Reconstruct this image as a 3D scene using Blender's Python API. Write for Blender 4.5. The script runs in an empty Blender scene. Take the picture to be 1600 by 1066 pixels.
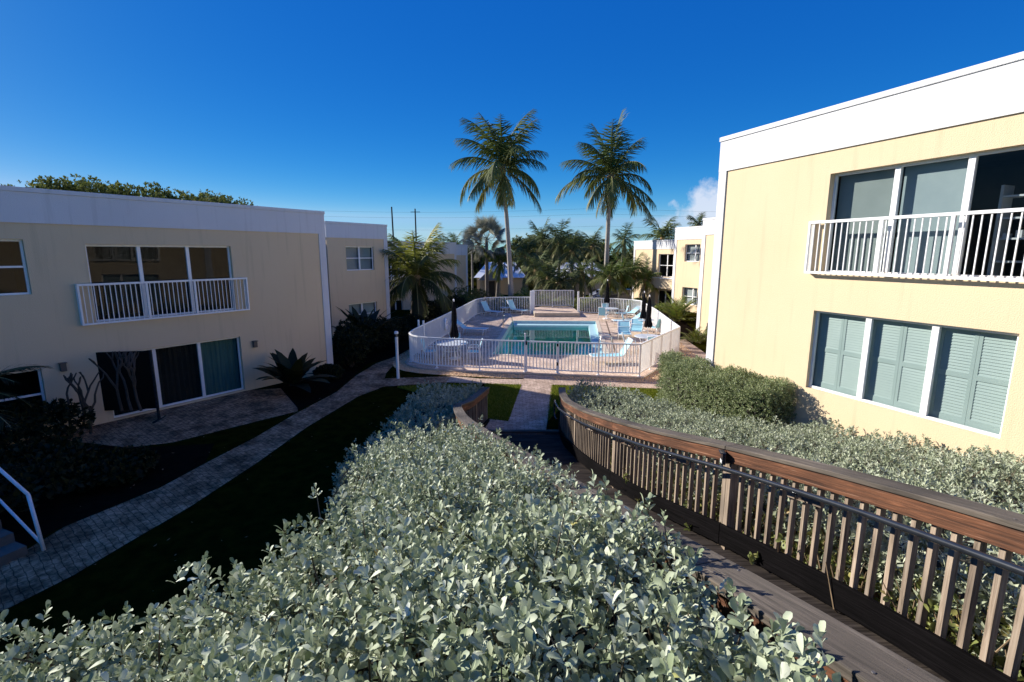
import bpy, math, random
import numpy as np
from mathutils import Vector, Matrix
from mathutils.geometry import tessellate_polygon
R = math.radians
sc = bpy.context.scene
col = sc.collection
random.seed(7); rng = np.random.default_rng(11)

# ------------------------------------------------------------ camera
cam = bpy.data.cameras.new('camera'); co = bpy.data.objects.new('camera', cam); col.objects.link(co)
cam.sensor_width = 36; cam.lens = 36*766/1600; cam.clip_start = .05; cam.clip_end = 3000
PITCH = math.degrees(math.atan(137/766))
co.location = (0, 0, 4.6); co.rotation_euler = (R(90-PITCH), 0, 0)
sc.camera = co

# ------------------------------------------------------------ light
SUN_EL = 25.2; SKYK = 2.55
sun_dir = Vector((-.9*math.cos(R(SUN_EL)), .436*math.cos(R(SUN_EL)), math.sin(R(SUN_EL)))).normalized()
sl = bpy.data.lights.new('sun', 'SUN'); so = bpy.data.objects.new('sun', sl); col.objects.link(so)
sl.energy = 5.0; sl.angle = R(.53); sl.color = (1, .945, .86)
so.rotation_euler = sun_dir.to_track_quat('Z', 'Y').to_euler()
w = bpy.data.worlds.new("World"); sc.world = w; w.use_nodes = True
nt = w.node_tree; bg = nt.nodes['Background']
sky = nt.nodes.new('ShaderNodeTexSky'); sky.sky_type = 'NISHITA'; sky.sun_disc = False
sky.sun_elevation = R(SUN_EL); sky.sun_rotation = math.atan2(-.9, .436)
sky.air_density = 1.0; sky.dust_density = .25; sky.ozone_density = 3.5; sky.altitude = 0
# small clouds low in the sky, laid out by sky direction
geo = nt.nodes.new('ShaderNodeTexCoord')
def vm(op, a, b=None):
    n = nt.nodes.new('ShaderNodeVectorMath'); n.operation = op
    for k, x in ((0, a), (1, b)):
        if x is None: continue
        if isinstance(x, (tuple, list)): n.inputs[k].default_value = x
        else: nt.links.new(x, n.inputs[k])
    return n
def mt(op, a, b=None, clamp=False):
    n = nt.nodes.new('ShaderNodeMath'); n.operation = op; n.use_clamp = clamp
    for k, x in ((0, a), (1, b)):
        if x is None: continue
        if isinstance(x, (int, float)): n.inputs[k].default_value = x
        else: nt.links.new(x, n.inputs[k])
    return n.outputs[0]
# deepen the blue: split brightness from colour, raise the colour's purity, even the brightness
sv = nt.nodes.new('ShaderNodeSeparateColor'); sv.mode = 'HSV'; nt.links.new(sky.outputs[0], sv.inputs[0])
V_ = mt('MAXIMUM', sv.outputs[2], .0001)
dv = vm('DIVIDE', sky.outputs[0], None); cmb = nt.nodes.new('ShaderNodeCombineXYZ')
for k in range(3): nt.links.new(V_, cmb.inputs[k])
nt.links.new(cmb.outputs[0], dv.inputs[1])
sp = nt.nodes.new('ShaderNodeSeparateXYZ'); nt.links.new(dv.outputs[0], sp.inputs[0])
gz = nt.nodes.new('ShaderNodeSeparateXYZ'); nt.links.new(geo.outputs['Generated'], gz.inputs[0])
low = mt('POWER', mt('SUBTRACT', 1.0, gz.outputs[2], clamp=True), 6.0)
V2 = mt('MULTIPLY', mt('MULTIPLY', mt('POWER', V_, .25), SKYK*1.15), mt('ADD', mt('MULTIPLY', low, .6), 1.0))
cc = nt.nodes.new('ShaderNodeCombineColor')
for k, (g_, t_) in enumerate(((4.0, 1.3), (1.9, .74), (1.0, 1.0))):
    nt.links.new(mt('MULTIPLY', mt('MINIMUM', mt('MULTIPLY', mt('POWER', sp.outputs[k], g_), t_), (.36, .68, 1)[k]), V2), cc.inputs[k])
hs = cc
noise = nt.nodes.new('ShaderNodeTexNoise'); noise.inputs['Scale'].default_value = 15; noise.inputs['Detail'].default_value = 8
noise.inputs['Roughness'].default_value = .62
nt.links.new(geo.outputs['Generated'], noise.inputs['Vector'])
cl = None
for cx, cz, rx, rz, amt in ((.362, .083, .062, .046, 1.0), (.325, .055, .07, .02, .45), (-.1, .03, .5, .018, .22)):
    d = vm('SUBTRACT', geo.outputs['Generated'], (cx, math.sqrt(1-cx*cx-cz*cz), cz))
    s = vm('MULTIPLY', d.outputs[0], (1/rx, .4/rx, 1/rz))
    l = vm('LENGTH', s.outputs[0]).outputs['Value']
    m = mt('SUBTRACT', 1.0, l)
    m = mt('ADD', m, mt('MULTIPLY', mt('SUBTRACT', noise.outputs['Fac'], .5), 2.6))
    m = mt('MULTIPLY', mt('MULTIPLY', m, 2.0, clamp=True), amt)
    cl = m if cl is None else mt('MAXIMUM', cl, m)
mx = nt.nodes.new('ShaderNodeMix'); mx.data_type = 'RGBA'
nt.links.new(mt('MULTIPLY', cl, .8), mx.inputs['Factor']); nt.links.new(hs.outputs[0], mx.inputs['A']); mx.inputs['B'].default_value = (6.2, 6.6, 7.6, 1)
nt.links.new(mx.outputs['Result'], bg.inputs['Color']); bg.inputs['Strength'].default_value = .075
sc.view_settings.view_transform = 'Standard'; sc.view_settings.look = 'None'
sc.view_settings.exposure = 0.78; sc.view_settings.gamma = 1
sc.cycles.use_denoising = True
sc.cycles.transparent_max_bounces = 12; sc.cycles.max_bounces = 7

# ------------------------------------------------------------ materials
MATS = {}
def mat(name, c, rough=.7, c2=None, scale=6, stretch=(1, 1, 1), bump=0, bscale=None, metal=0, spec=.5, contrast=(.35, .65), coord='Object', detail=6):
    if name in MATS: return MATS[name]
    m = bpy.data.materials.new(name); m.use_nodes = True; t = m.node_tree; b = t.nodes['Principled BSDF']
    b.inputs['Roughness'].default_value = rough; b.inputs['Metallic'].default_value = metal
    b.inputs['Specular IOR Level'].default_value = spec
    b.inputs['Base Color'].default_value = (*c, 1)
    tc = t.nodes.new('ShaderNodeTexCoord'); mp = t.nodes.new('ShaderNodeMapping'); mp.inputs['Scale'].default_value = stretch
    t.links.new(tc.outputs[coord], mp.inputs['Vector'])
    if c2 is not None:
        n = t.nodes.new('ShaderNodeTexNoise'); n.inputs['Scale'].default_value = scale; n.inputs['Detail'].default_value = detail
        n.inputs['Roughness'].default_value = .6
        t.links.new(mp.outputs[0], n.inputs['Vector'])
        r = t.nodes.new('ShaderNodeValToRGB'); r.color_ramp.elements[0].position = contrast[0]; r.color_ramp.elements[1].position = contrast[1]
        r.color_ramp.elements[0].color = (*c, 1); r.color_ramp.elements[1].color = (*c2, 1)
        t.links.new(n.outputs['Fac'], r.inputs[0]); t.links.new(r.outputs[0], b.inputs['Base Color'])
    if bump:
        n2 = t.nodes.new('ShaderNodeTexNoise'); n2.inputs['Scale'].default_value = bscale or scale*4; n2.inputs['Detail'].default_value = 5
        t.links.new(mp.outputs[0], n2.inputs['Vector'])
        bp = t.nodes.new('ShaderNodeBump'); bp.inputs['Strength'].default_value = bump; bp.inputs['Distance'].default_value = .02
        t.links.new(n2.outputs['Fac'], bp.inputs['Height']); t.links.new(bp.outputs[0], b.inputs['Normal'])
    MATS[name] = m
    return m
def stucco(name, c, c2, streak):
    """painted stucco: fine sand bump, broad blotches and faint rain streaks from the top"""
    m = mat(name, c, .85, c2, .55, bump=.35, bscale=55, contrast=(.35, .8), spec=.2)
    t = m.node_tree; b = t.nodes['Principled BSDF']
    src = b.inputs['Base Color'].links[0].from_socket
    tc = t.nodes.new('ShaderNodeTexCoord'); mp = t.nodes.new('ShaderNodeMapping'); mp.inputs['Scale'].default_value = (3.5, 3.5, .22)
    n = t.nodes.new('ShaderNodeTexNoise'); n.inputs['Scale'].default_value = 1.6; n.inputs['Detail'].default_value = 7
    t.links.new(tc.outputs['Object'], mp.inputs[0]); t.links.new(mp.outputs[0], n.inputs['Vector'])
    r = t.nodes.new('ShaderNodeValToRGB'); r.color_ramp.elements[0].position = .56; r.color_ramp.elements[1].position = .8
    r.color_ramp.elements[0].color = (0, 0, 0, 1); r.color_ramp.elements[1].color = (.55, .55, .55, 1)
    t.links.new(n.outputs['Fac'], r.inputs[0])
    mx = t.nodes.new('ShaderNodeMix'); mx.data_type = 'RGBA'; mx.inputs['B'].default_value = (*streak, 1)
    t.links.new(r.outputs[0], mx.inputs['Factor']); t.links.new(src, mx.inputs['A']); t.links.new(mx.outputs['Result'], b.inputs['Base Color'])
    return m
YEL = stucco('yellow_stucco', (.73, .57, .37), (.70, .54, .34), (.52, .41, .26))
WHT = stucco('white_stucco', (.72, .71, .71), (.66, .65, .65), (.45, .44, .42))
WMET = mat('white_metal', (.88, .87, .85), .35, (.83, .82, .80), 8)
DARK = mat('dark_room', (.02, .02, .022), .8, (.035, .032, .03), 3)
ROOF = mat('roof_gravel', (.45, .44, .42), .9, (.35, .34, .33), 12)
CONC = mat('concrete', (.16, .14, .115), .85, (.10, .09, .075), 3, bump=.3)
KERB = mat('beige_kerb', (.52, .44, .33), .85, (.42, .35, .26), 4, bump=.3)
BLK = mat('black_fabric', (.004, .004, .006), .85, (.008, .008, .010), 9, bump=.3, spec=.1)
BLKM = mat('black_metal', (.012, .014, .018), .25, (.02, .024, .03), 10, spec=.7)
SLING = mat('aqua_sling', (.36, .66, .72), .6, (.30, .60, .68), 40)
CHAIRF = mat('white_plastic_frame', (.75, .76, .77), .35, (.7, .7, .7), 9)
FROST = mat('table_top', (.70, .73, .75), .25, (.6, .64, .67), 3)
STEEL = mat('steel', (.6, .6, .6), .2, metal=1)
TRUNK = mat('palm_trunk', (.26, .22, .18), .9, (.14, .115, .095), 5, (1, 1, 6), bump=.8, bscale=10)
TRUNKP = mat('pale_trunk', (.42, .38, .33), .9, (.25, .22, .19), 5, (1, 1, 6), bump=.6, bscale=10)
BARK = mat('bark', (.085, .065, .05), .9, (.05, .04, .03), 8, bump=.7)
TWIG = mat('twig', (.16, .12, .075), .9, (.08, .06, .04), 14)
SOIL = mat('soil', (.014, .010, .007), .95, (.009, .006, .004), 5, bump=.5, spec=0)

def wood(name, c, c2, c3=None):
    """weathered board: long grain, knots, checks.  Boards run mostly along world Y"""
    if name in MATS: return MATS[name]
    m = bpy.data.materials.new(name); m.use_nodes = True; t = m.node_tree; b = t.nodes['Principled BSDF']
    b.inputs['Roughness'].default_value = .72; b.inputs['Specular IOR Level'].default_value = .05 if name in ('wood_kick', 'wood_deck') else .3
    at = t.nodes.new('ShaderNodeAttribute'); at.attribute_name = 'grain'
    mp = t.nodes.new('ShaderNodeMapping'); mp.inputs['Scale'].default_value = (1.2, 26, 26); t.links.new(at.outputs['Vector'], mp.inputs[0])
    n = t.nodes.new('ShaderNodeTexNoise'); n.inputs['Scale'].default_value = 1.6; n.inputs['Detail'].default_value = 9; n.inputs['Roughness'].default_value = .65
    n.inputs['Distortion'].default_value = .8
    t.links.new(mp.outputs[0], n.inputs['Vector'])
    r = t.nodes.new('ShaderNodeValToRGB'); e = r.color_ramp.elements
    e[0].position = .3; e[0].color = (*[x*.35 for x in c], 1); e[1].position = .72; e[1].color = (*c2, 1)
    k = e.new(.48); k.color = (*c, 1)
    if c3: k = e.new(.6); k.color = (*c3, 1)
    t.links.new(n.outputs['Fac'], r.inputs[0])
    n3 = t.nodes.new('ShaderNodeTexNoise'); n3.inputs['Scale'].default_value = 1.1; n3.inputs['Detail'].default_value = 4
    t.links.new(at.outputs['Vector'], n3.inputs['Vector'])
    r3 = t.nodes.new('ShaderNodeValToRGB'); r3.color_ramp.elements[0].position = .35; r3.color_ramp.elements[1].position = .68
    t.links.new(n3.outputs['Fac'], r3.inputs[0])
    mx = t.nodes.new('ShaderNodeMix'); mx.data_type = 'RGBA'; mx.blend_type = 'MULTIPLY'; mx.inputs['Factor'].default_value = .8
    mul = t.nodes.new('ShaderNodeMix'); mul.data_type = 'RGBA'; mul.inputs['A'].default_value = (.34, .33, .33, 1); mul.inputs['B'].default_value = (1.2, 1.15, 1.1, 1)
    t.links.new(r3.outputs[0], mul.inputs['Factor'])
    t.links.new(r.outputs[0], mx.inputs['A']); t.links.new(mul.outputs['Result'], mx.inputs['B'])
    t.links.new(mx.outputs['Result'], b.inputs['Base Color'])
    bp = t.nodes.new('ShaderNodeBump'); bp.inputs['Strength'].default_value = .6; bp.inputs['Distance'].default_value = .01
    t.links.new(n.outputs['Fac'], bp.inputs['Height']); t.links.new(bp.outputs[0], b.inputs['Normal'])
    MATS[name] = m; return m
W_CAP = wood('wood_cap', (.115, .098, .078), (.24, .215, .18), (.15, .125, .10))
W_FAS = wood('wood_fascia', (.12, .05, .024), (.36, .26, .19), (.20, .082, .038))
W_BAL = wood('wood_baluster', (.30, .235, .175), (.46, .39, .31))
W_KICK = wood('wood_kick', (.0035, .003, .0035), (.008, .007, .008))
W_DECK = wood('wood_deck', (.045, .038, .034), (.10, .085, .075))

def pavers(name, c1, c2, mortar, bw, rh, rot=0, offs=.5, wob=.02, mot=.7):
    m = bpy.data.materials.new(name); m.use_nodes = True; t = m.node_tree; b = t.nodes['Principled BSDF']
    b.inputs['Roughness'].default_value = .9; b.inputs['Specular IOR Level'].default_value = .12
    tc = t.nodes.new('ShaderNodeTexCoord'); mp = t.nodes.new('ShaderNodeMapping'); mp.inputs['Rotation'].default_value = (0, 0, rot)
    t.links.new(tc.outputs['Object'], mp.inputs[0])
    nw = t.nodes.new('ShaderNodeTexNoise'); nw.inputs['Scale'].default_value = 5; nw.inputs['Detail'].default_value = 3; t.links.new(mp.outputs[0], nw.inputs['Vector'])
    sb = t.nodes.new('ShaderNodeVectorMath'); sb.operation = 'SUBTRACT'; sb.inputs[1].default_value = (.5, .5, .5); t.links.new(nw.outputs['Color'], sb.inputs[0])
    sc_ = t.nodes.new('ShaderNodeVectorMath'); sc_.operation = 'SCALE'; sc_.inputs['Scale'].default_value = wob*2; t.links.new(sb.outputs[0], sc_.inputs[0])
    ad = t.nodes.new('ShaderNodeVectorMath'); ad.operation = 'ADD'; t.links.new(mp.outputs[0], ad.inputs[0]); t.links.new(sc_.outputs[0], ad.inputs[1])
    br = t.nodes.new('ShaderNodeTexBrick'); br.inputs['Scale'].default_value = 1; br.offset = offs
    br.inputs['Brick Width'].default_value = bw; br.inputs['Row Height'].default_value = rh
    br.inputs['Mortar Size'].default_value = .007; br.inputs['Mortar Smooth'].default_value = .5; br.inputs['Bias'].default_value = -.1
    br.inputs['Color1'].default_value = (*c1, 1); br.inputs['Color2'].default_value = (*c2, 1); br.inputs['Mortar'].default_value = (*mortar, 1)
    t.links.new(ad.outputs[0], br.inputs['Vector'])
    prev = br.outputs['Color']
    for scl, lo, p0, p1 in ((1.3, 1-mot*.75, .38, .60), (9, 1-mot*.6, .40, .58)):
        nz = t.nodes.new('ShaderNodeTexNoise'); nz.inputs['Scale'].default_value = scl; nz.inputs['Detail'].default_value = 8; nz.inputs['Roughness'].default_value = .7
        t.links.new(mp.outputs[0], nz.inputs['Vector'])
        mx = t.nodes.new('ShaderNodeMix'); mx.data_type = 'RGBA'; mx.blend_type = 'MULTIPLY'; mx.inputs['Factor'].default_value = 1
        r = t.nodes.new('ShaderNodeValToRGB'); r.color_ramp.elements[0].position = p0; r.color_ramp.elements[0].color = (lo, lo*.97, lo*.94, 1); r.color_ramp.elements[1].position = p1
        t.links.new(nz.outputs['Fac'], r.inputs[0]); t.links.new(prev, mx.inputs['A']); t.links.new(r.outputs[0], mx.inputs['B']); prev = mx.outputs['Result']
    t.links.new(prev, b.inputs['Base Color'])
    bp = t.nodes.new('ShaderNodeBump'); bp.inputs['Strength'].default_value = .5; bp.inputs['Distance'].default_value = .01; bp.invert = True
    t.links.new(br.outputs['Fac'], bp.inputs['Height']); t.links.new(bp.outputs[0], b.inputs['Normal'])
    return m
PAVE = pavers('paver_path', (.72, .54, .42), (.58, .43, .33), (.20, .15, .12), .22, .11, mot=.5)
PAVES = pavers('paver_shadow_path', (.74, .43, .24), (.52, .30, .165), (.20, .115, .065), .20, .10, R(38), wob=.035, mot=.95)  # shaded copy of the path pavers, reddened to offset the blue skylight
PAVED = pavers('paver_deck', (.86, .665, .52), (.77, .585, .45), (.36, .26, .20), .24, .12, R(-5), mot=.4)

def leafmat(name, stops, rough=.5, trans=.25, spec=.4):
    m = bpy.data.materials.new(name); m.use_nodes = True; t = m.node_tree; b = t.nodes['Principled BSDF']; out = t.nodes['Material Output']
    b.inputs['Roughness'].default_value = rough; b.inputs['Specular IOR Level'].default_value = spec
    at = t.nodes.new('ShaderNodeAttribute'); at.attribute_name = 'rnd'
    r = t.nodes.new('ShaderNodeValToRGB'); e = r.color_ramp.elements
    e[0].position = stops[0][0]; e[0].color = (*stops[0][1], 1); e[1].position = stops[-1][0]; e[1].color = (*stops[-1][1], 1)
    for p, c in stops[1:-1]:
        k = e.new(p); k.color = (*c, 1)
    t.links.new(at.outputs['Fac'], r.inputs[0]); t.links.new(r.outputs[0], b.inputs['Base Color'])
    tr = t.nodes.new('ShaderNodeBsdfTranslucent'); t.links.new(r.outputs[0], tr.inputs['Color'])
    mx = t.nodes.new('ShaderNodeMixShader'); mx.inputs[0].default_value = trans
    t.links.new(b.outputs[0], mx.inputs[1]); t.links.new(tr.outputs[0], mx.inputs[2]); t.links.new(mx.outputs[0], out.inputs['Surface'])
    return m
L_SILV = leafmat('silver_leaf', [(0, (.10, .135, .06)), (.3, (.27, .32, .19)), (.75, (.49, .53, .38)), (.95, (.68, .70, .56)), (.965, (.46, .46, .13)), (.985, (.40, .34, .10)), (1, (.30, .10, .03))], .55, .12, .25)
L_SILVF = leafmat('silver_leaf_far', [(0, (.16, .195, .11)), (.5, (.37, .41, .275)), (1, (.60, .62, .47))], .55, .12, .25)
L_HEDGE = leafmat('green_leaf', [(0, (.12, .155, .06)), (.5, (.25, .30, .13)), (.85, (.38, .42, .23)), (1, (.30, .22, .10))], .5, .2)
L_PALM = leafmat('palm_leaf', [(0, (.075, .11, .025)), (.5, (.13, .155, .04)), (.85, (.22, .21, .065)), (1, (.32, .24, .10))], .62, .25, .25)
L_PALMB = leafmat('palm_leaf_old', [(0, (.07, .10, .03)), (.6, (.15, .165, .06)), (1, (.33, .25, .13))], .7, .2, .2)
L_BISM = leafmat('silver_palm_leaf', [(0, (.13, .14, .10)), (.6, (.28, .285, .22)), (1, (.42, .38, .28))], .5, .12)
L_BRT = leafmat('bright_leaf', [(0, (.07, .11, .02)), (.5, (.14, .19, .03)), (1, (.32, .33, .06))], .55, .35, .3)
L_OLIVE = leafmat('lit_top_palm_leaf', [(0, (.24, .25, .04)), (.3, (.11, .125, .03)), (.7, (.05, .055, .02)), (1, (.06, .05, .025))], .6, .35, .3)  # sunlight painted into the upper fronds: bright on top, darker lower down
L_TREE = leafmat('tree_leaf', [(0, (.06, .085, .022)), (.6, (.13, .155, .04)), (1, (.24, .23, .07))], .85, .3, .08)
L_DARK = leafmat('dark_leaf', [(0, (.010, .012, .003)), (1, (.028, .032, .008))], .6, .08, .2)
L_GRASS = leafmat('grass_blade', [(0, (.09, .13, .01)), (.6, (.18, .23, .02)), (1, (.32, .30, .07))], .8, .3, .05)

def schlick(t, f0=.045):
    """reflectance that is the same from both sides of a thin sheet"""
    lw = t.nodes.new('ShaderNodeLayerWeight'); lw.inputs[0].default_value = .5
    p = t.nodes.new('ShaderNodeMath'); p.operation = 'POWER'; p.inputs[1].default_value = 5; t.links.new(lw.outputs['Facing'], p.inputs[0])
    m = t.nodes.new('ShaderNodeMath'); m.operation = 'MULTIPLY_ADD'; m.inputs[1].default_value = 1-f0; m.inputs[2].default_value = f0; t.links.new(p.outputs[0], m.inputs[0])
    return m.outputs[0]
def glass(name, tint, fac=1.0):
    m = bpy.data.materials.new(name); m.use_nodes = True; t = m.node_tree; t.nodes.clear()
    o = t.nodes.new('ShaderNodeOutputMaterial'); tr = t.nodes.new('ShaderNodeBsdfTransparent'); tr.inputs[0].default_value = (*tint, 1)
    gl = t.nodes.new('ShaderNodeBsdfGlossy'); gl.inputs['Roughness'].default_value = .015
    fr = schlick(t)
    mu = t.nodes.new('ShaderNodeMath'); mu.operation = 'MULTIPLY'; mu.inputs[1].default_value = fac; mu.use_clamp = True
    nz = t.nodes.new('ShaderNodeTexNoise'); nz.inputs['Scale'].default_value = .8; bp = t.nodes.new('ShaderNodeBump'); bp.inputs['Strength'].default_value = .04; bp.inputs['Distance'].default_value = .05
    t.links.new(nz.outputs['Fac'], bp.inputs['Height']); t.links.new(bp.outputs[0], gl.inputs['Normal'])
    mx = t.nodes.new('ShaderNodeMixShader'); t.links.new(fr, mu.inputs[0]); t.links.new(mu.outputs[0], mx.inputs[0])
    t.links.new(tr.outputs[0], mx.inputs[1]); t.links.new(gl.outputs[0], mx.inputs[2]); t.links.new(mx.outputs[0], o.inputs[0])
    return m
GLASS = glass('window_glass', (.78, .82, .81), .38)

def add(o): col.objects.link(o); return o
# ------------------------------------------------------------ mesh builder
class MB:
    def __init__(s): s.v = []; s.f = []; s.mi = []; s.g = []
    def quad(s, a, b, c, d, mi=0):
        n = len(s.v); s.v += [tuple(a), tuple(b), tuple(c), tuple(d)]; s.f.append((n, n+1, n+2, n+3)); s.mi.append(mi); s.g += [(0, 0, 0)]*4
    def hexa(s, p, mi=0, g=None):
        """8 corners: bottom 0-3 ccw, top 4-7"""
        n = len(s.v); s.v += [tuple(q) for q in p]
        for f in ((3, 2, 1, 0), (4, 5, 6, 7), (0, 1, 5, 4), (1, 2, 6, 5), (2, 3, 7, 6), (3, 0, 4, 7)):
            s.f.append(tuple(n+i for i in f)); s.mi.append(mi)
        s.g += list(g) if g else [(0, 0, 0)]*8
    def box(s, x0, x1, y0, y1, z0, z1, mi=0, M=None):
        p = [(x0, y0, z0), (x1, y0, z0), (x1, y1, z0), (x0, y1, z0), (x0, y0, z1), (x1, y0, z1), (x1, y1, z1), (x0, y1, z1)]
        if M is not None: p = [tuple(M @ Vector(q)) for q in p]
        s.hexa(p, mi)
    def bar(s, a, b, wd, ht, mi=0, up=(0, 0, 1), seed=None, ext=0):
        """a board from a to b, wd across, ht along up; carries a grain attribute"""
        a = Vector(a); b = Vector(b); d = (b-a).normalized(); up = Vector(up)
        a = a-d*ext; b = b+d*ext
        sd = d.cross(up).normalized(); u = sd.cross(d).normalized(); L = (b-a).length
        sd *= wd/2; u *= ht/2
        o = random.uniform(0, 50) if seed is None else seed
        s.hexa([a-sd-u, b-sd-u, b+sd-u, a+sd-u, a-sd+u, b-sd+u, b+sd+u, a+sd+u], mi,
               [(o, -wd/2, o), (o+L, -wd/2, o), (o+L, wd/2, o), (o, wd/2, o), (o, -wd/2, o+ht), (o+L, -wd/2, o+ht), (o+L, wd/2, o+ht), (o, wd/2, o+ht)])
    def tube(s, pts, r, n=8, mi=0, caps=True):
        pts = [Vector(p) for p in pts]; rr = r if isinstance(r, (list, tuple)) else [r]*len(pts)
        base = len(s.v); prev = None
        for i, p in enumerate(pts):
            t = (pts[min(i+1, len(pts)-1)]-pts[max(i-1, 0)]).normalized()
            if prev is None: a = t.orthogonal().normalized()
            else: a = (prev-t*prev.dot(t)).normalized()
            prev = a; b = t.cross(a)
            for k in range(n):
                q = p+(a*math.cos(2*math.pi*k/n)+b*math.sin(2*math.pi*k/n))*rr[i]
                s.v.append(tuple(q)); s.g.append((i*.3, k*.02, 0))
        for i in range(len(pts)-1):
            for k in range(n):
                s.f.append((base+i*n+k, base+i*n+(k+1) % n, base+(i+1)*n+(k+1) % n, base+(i+1)*n+k)); s.mi.append(mi)
        if caps:
            s.f.append(tuple(base+k for k in reversed(range(n)))); s.mi.append(mi)
            s.f.append(tuple(base+(len(pts)-1)*n+k for k in range(n))); s.mi.append(mi)
    def lathe(s, prof, n=16, c=(0, 0, 0), mi=0):
        base = len(s.v)
        for r, z in prof:
            for k in range(n):
                s.v.append((c[0]+r*math.cos(2*math.pi*k/n), c[1]+r*math.sin(2*math.pi*k/n), c[2]+z)); s.g.append((0, 0, 0))
        for i in range(len(prof)-1):
            for k in range(n):
                s.f.append((base+i*n+k, base+i*n+(k+1) % n, base+(i+1)*n+(k+1) % n, base+(i+1)*n+k)); s.mi.append(mi)
    def poly(s, pts, z=0, holes=(), mi=0, hf=None):
        loops = [[Vector((p[0], p[1], 0)) for p in l] for l in [pts, *holes]]
        flat = [q for l in loops for q in l]; n = len(s.v)
        s.v += [(q.x, q.y, z if hf is None else z+hf(q.x, q.y)) for q in flat]; s.g += [(0, 0, 0)]*len(flat)
        for t in tessellate_polygon(loops):
            a, b, c = [flat[i] for i in t]
            if (b-a).cross(c-a).z < 0: t = (t[0], t[2], t[1])
            s.f.append(tuple(n+i for i in t)); s.mi.append(mi)
    def build(s, name, mats, parent=None, smooth=False, loc=None, rotz=0, bevel=0):
        me = bpy.data.meshes.new(name); me.from_pydata(s.v, [], s.f); me.validate()
        mats = mats if isinstance(mats, (list, tuple)) else [mats]
        for m in mats: me.materials.append(m)
        if len(mats) > 1: me.polygons.foreach_set('material_index', s.mi)
        if smooth: me.polygons.foreach_set('use_smooth', [True]*len(me.polygons))
        a = me.attributes.new('grain', 'FLOAT_VECTOR', 'POINT'); a.data.foreach_set('vector', np.array(s.g, dtype=np.float32).ravel())
        o = add(bpy.data.objects.new(name, me))
        if parent: o.parent = parent
        if loc is not None: o.location = loc
        o.rotation_euler.z = rotz
        if bevel:
            b = o.modifiers.new('bevel', 'BEVEL'); b.width = bevel; b.segments = 2; b.limit_method = 'ANGLE'
        return o
def tag(o, label=None, cat=None, group=None, kind=None):
    if label: o['label'] = label
    if cat: o['category'] = cat
    if group: o['group'] = group
    if kind: o['kind'] = kind
    return o
def empty(name, loc, rz=0):
    o = add(bpy.data.objects.new(name, None)); o.location = loc; o.rotation_euler.z = rz; o.empty_display_size = .2
    return o
def copy_tree(o, parent=None):
    c = o.copy(); col.objects.link(c)
    if parent: c.parent = parent
    for ch in list(o.children): copy_tree(ch, c)
    return c

# leaf scatter (numpy) ---------------------------------------------------
def tmpl(kind):
    if kind == 'obov':     # obovate leaf folded along the midrib and curled at the tip
        xs = [0, .22, .52, .84, 1]; ws = [.02, .13, .25, .24, .07]; zm = [0, .02, .03, .01, -.05]
        v = []
        for x, wd, z in zip(xs, ws, zm): v += [(x, wd, z+.25*wd), (x, 0, z), (x, -wd, z+.25*wd)]
        f = []
        for i in range(4):
            a = 3*i; f += [(a, a+1, a+4, a+3), (a+1, a+2, a+5, a+4)]
        return np.array(v), f
    if kind == 'dia':
        return np.array([(0, 0, 0), (.55, .22, .06), (1, 0, -.02), (.55, -.22, .06)]), [(0, 3, 2), (0, 2, 1)]
    if kind == 'strap':
        v = []; f = []
        for i, (x, wd, z) in enumerate(((0, .03, 0), (.3, .06, .03), (.6, .055, 0), (.85, .03, -.08), (1, .003, -.16))):
            v += [(x, wd, z+.3*wd), (x, 0, z), (x, -wd, z+.3*wd)]
        for i in range(4):
            a = 3*i; f += [(a, a+1, a+4, a+3), (a+1, a+2, a+5, a+4)]
        return np.array(v), f
    if kind == 'blade':
        return np.array([(0, .03, 0), (0, -.03, 0), (.6, .02, .0), (.6, -.02, .0), (1, 0, -.08)]), [(0, 1, 3, 2), (2, 3, 4)]
def scatter(name, P, D, N, S, kind, m, rnd=None, parent=None, W=None):
    """leaves at P pointing along D, blade normal about N, size S"""
    P = np.asarray(P, float); D = np.asarray(D, float); N = np.asarray(N, float); S = np.asarray(S, float)
    D /= np.linalg.norm(D, axis=1)[:, None]+1e-9
    Y = np.cross(N, D); Y /= np.linalg.norm(Y, axis=1)[:, None]+1e-9
    Z = np.cross(D, Y)
    tv, tf = tmpl(kind); k = len(tv); n = len(P)
    wv = np.ones(n) if W is None else np.asarray(W)
    V = P[:, None, :]+S[:, None, None]*(tv[None, :, 0:1]*D[:, None, :]+tv[None, :, 1:2]*(wv[:, None, None]*Y[:, None, :])+tv[None, :, 2:3]*Z[:, None, :])
    V = V.reshape(-1, 3)
    off = (np.arange(n)*k)
    ls = []; tot = []
    fl = [np.array(f) for f in tf]
    lens = np.array([len(f) for f in tf])
    loops = np.concatenate(fl)
    LV = (off[:, None]+loops[None, :]).ravel().astype(np.int32)
    LT = np.tile(lens, n).astype(np.int32); LS = np.concatenate([[0], np.cumsum(LT)[:-1]]).astype(np.int32)
    me = bpy.data.meshes.new(name)
    me.vertices.add(len(V)); me.vertices.foreach_set('co', V.astype(np.float32).ravel())
    me.loops.add(len(LV)); me.loops.foreach_set('vertex_index', LV)
    me.polygons.add(len(LT)); me.polygons.foreach_set('loop_start', LS); me.polygons.foreach_set('loop_total', LT)
    me.polygons.foreach_set('use_smooth', np.ones(len(LT), bool))
    me.update(calc_edges=True)
    if rnd is None: rnd = rng.random(n)
    a = me.attributes.new('rnd', 'FLOAT', 'POINT'); a.data.foreach_set('value', np.repeat(rnd, k).astype(np.float32))
    me.materials.append(m)
    o = add(bpy.data.objects.new(name, me))
    if parent: o.parent = parent
    return o
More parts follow.
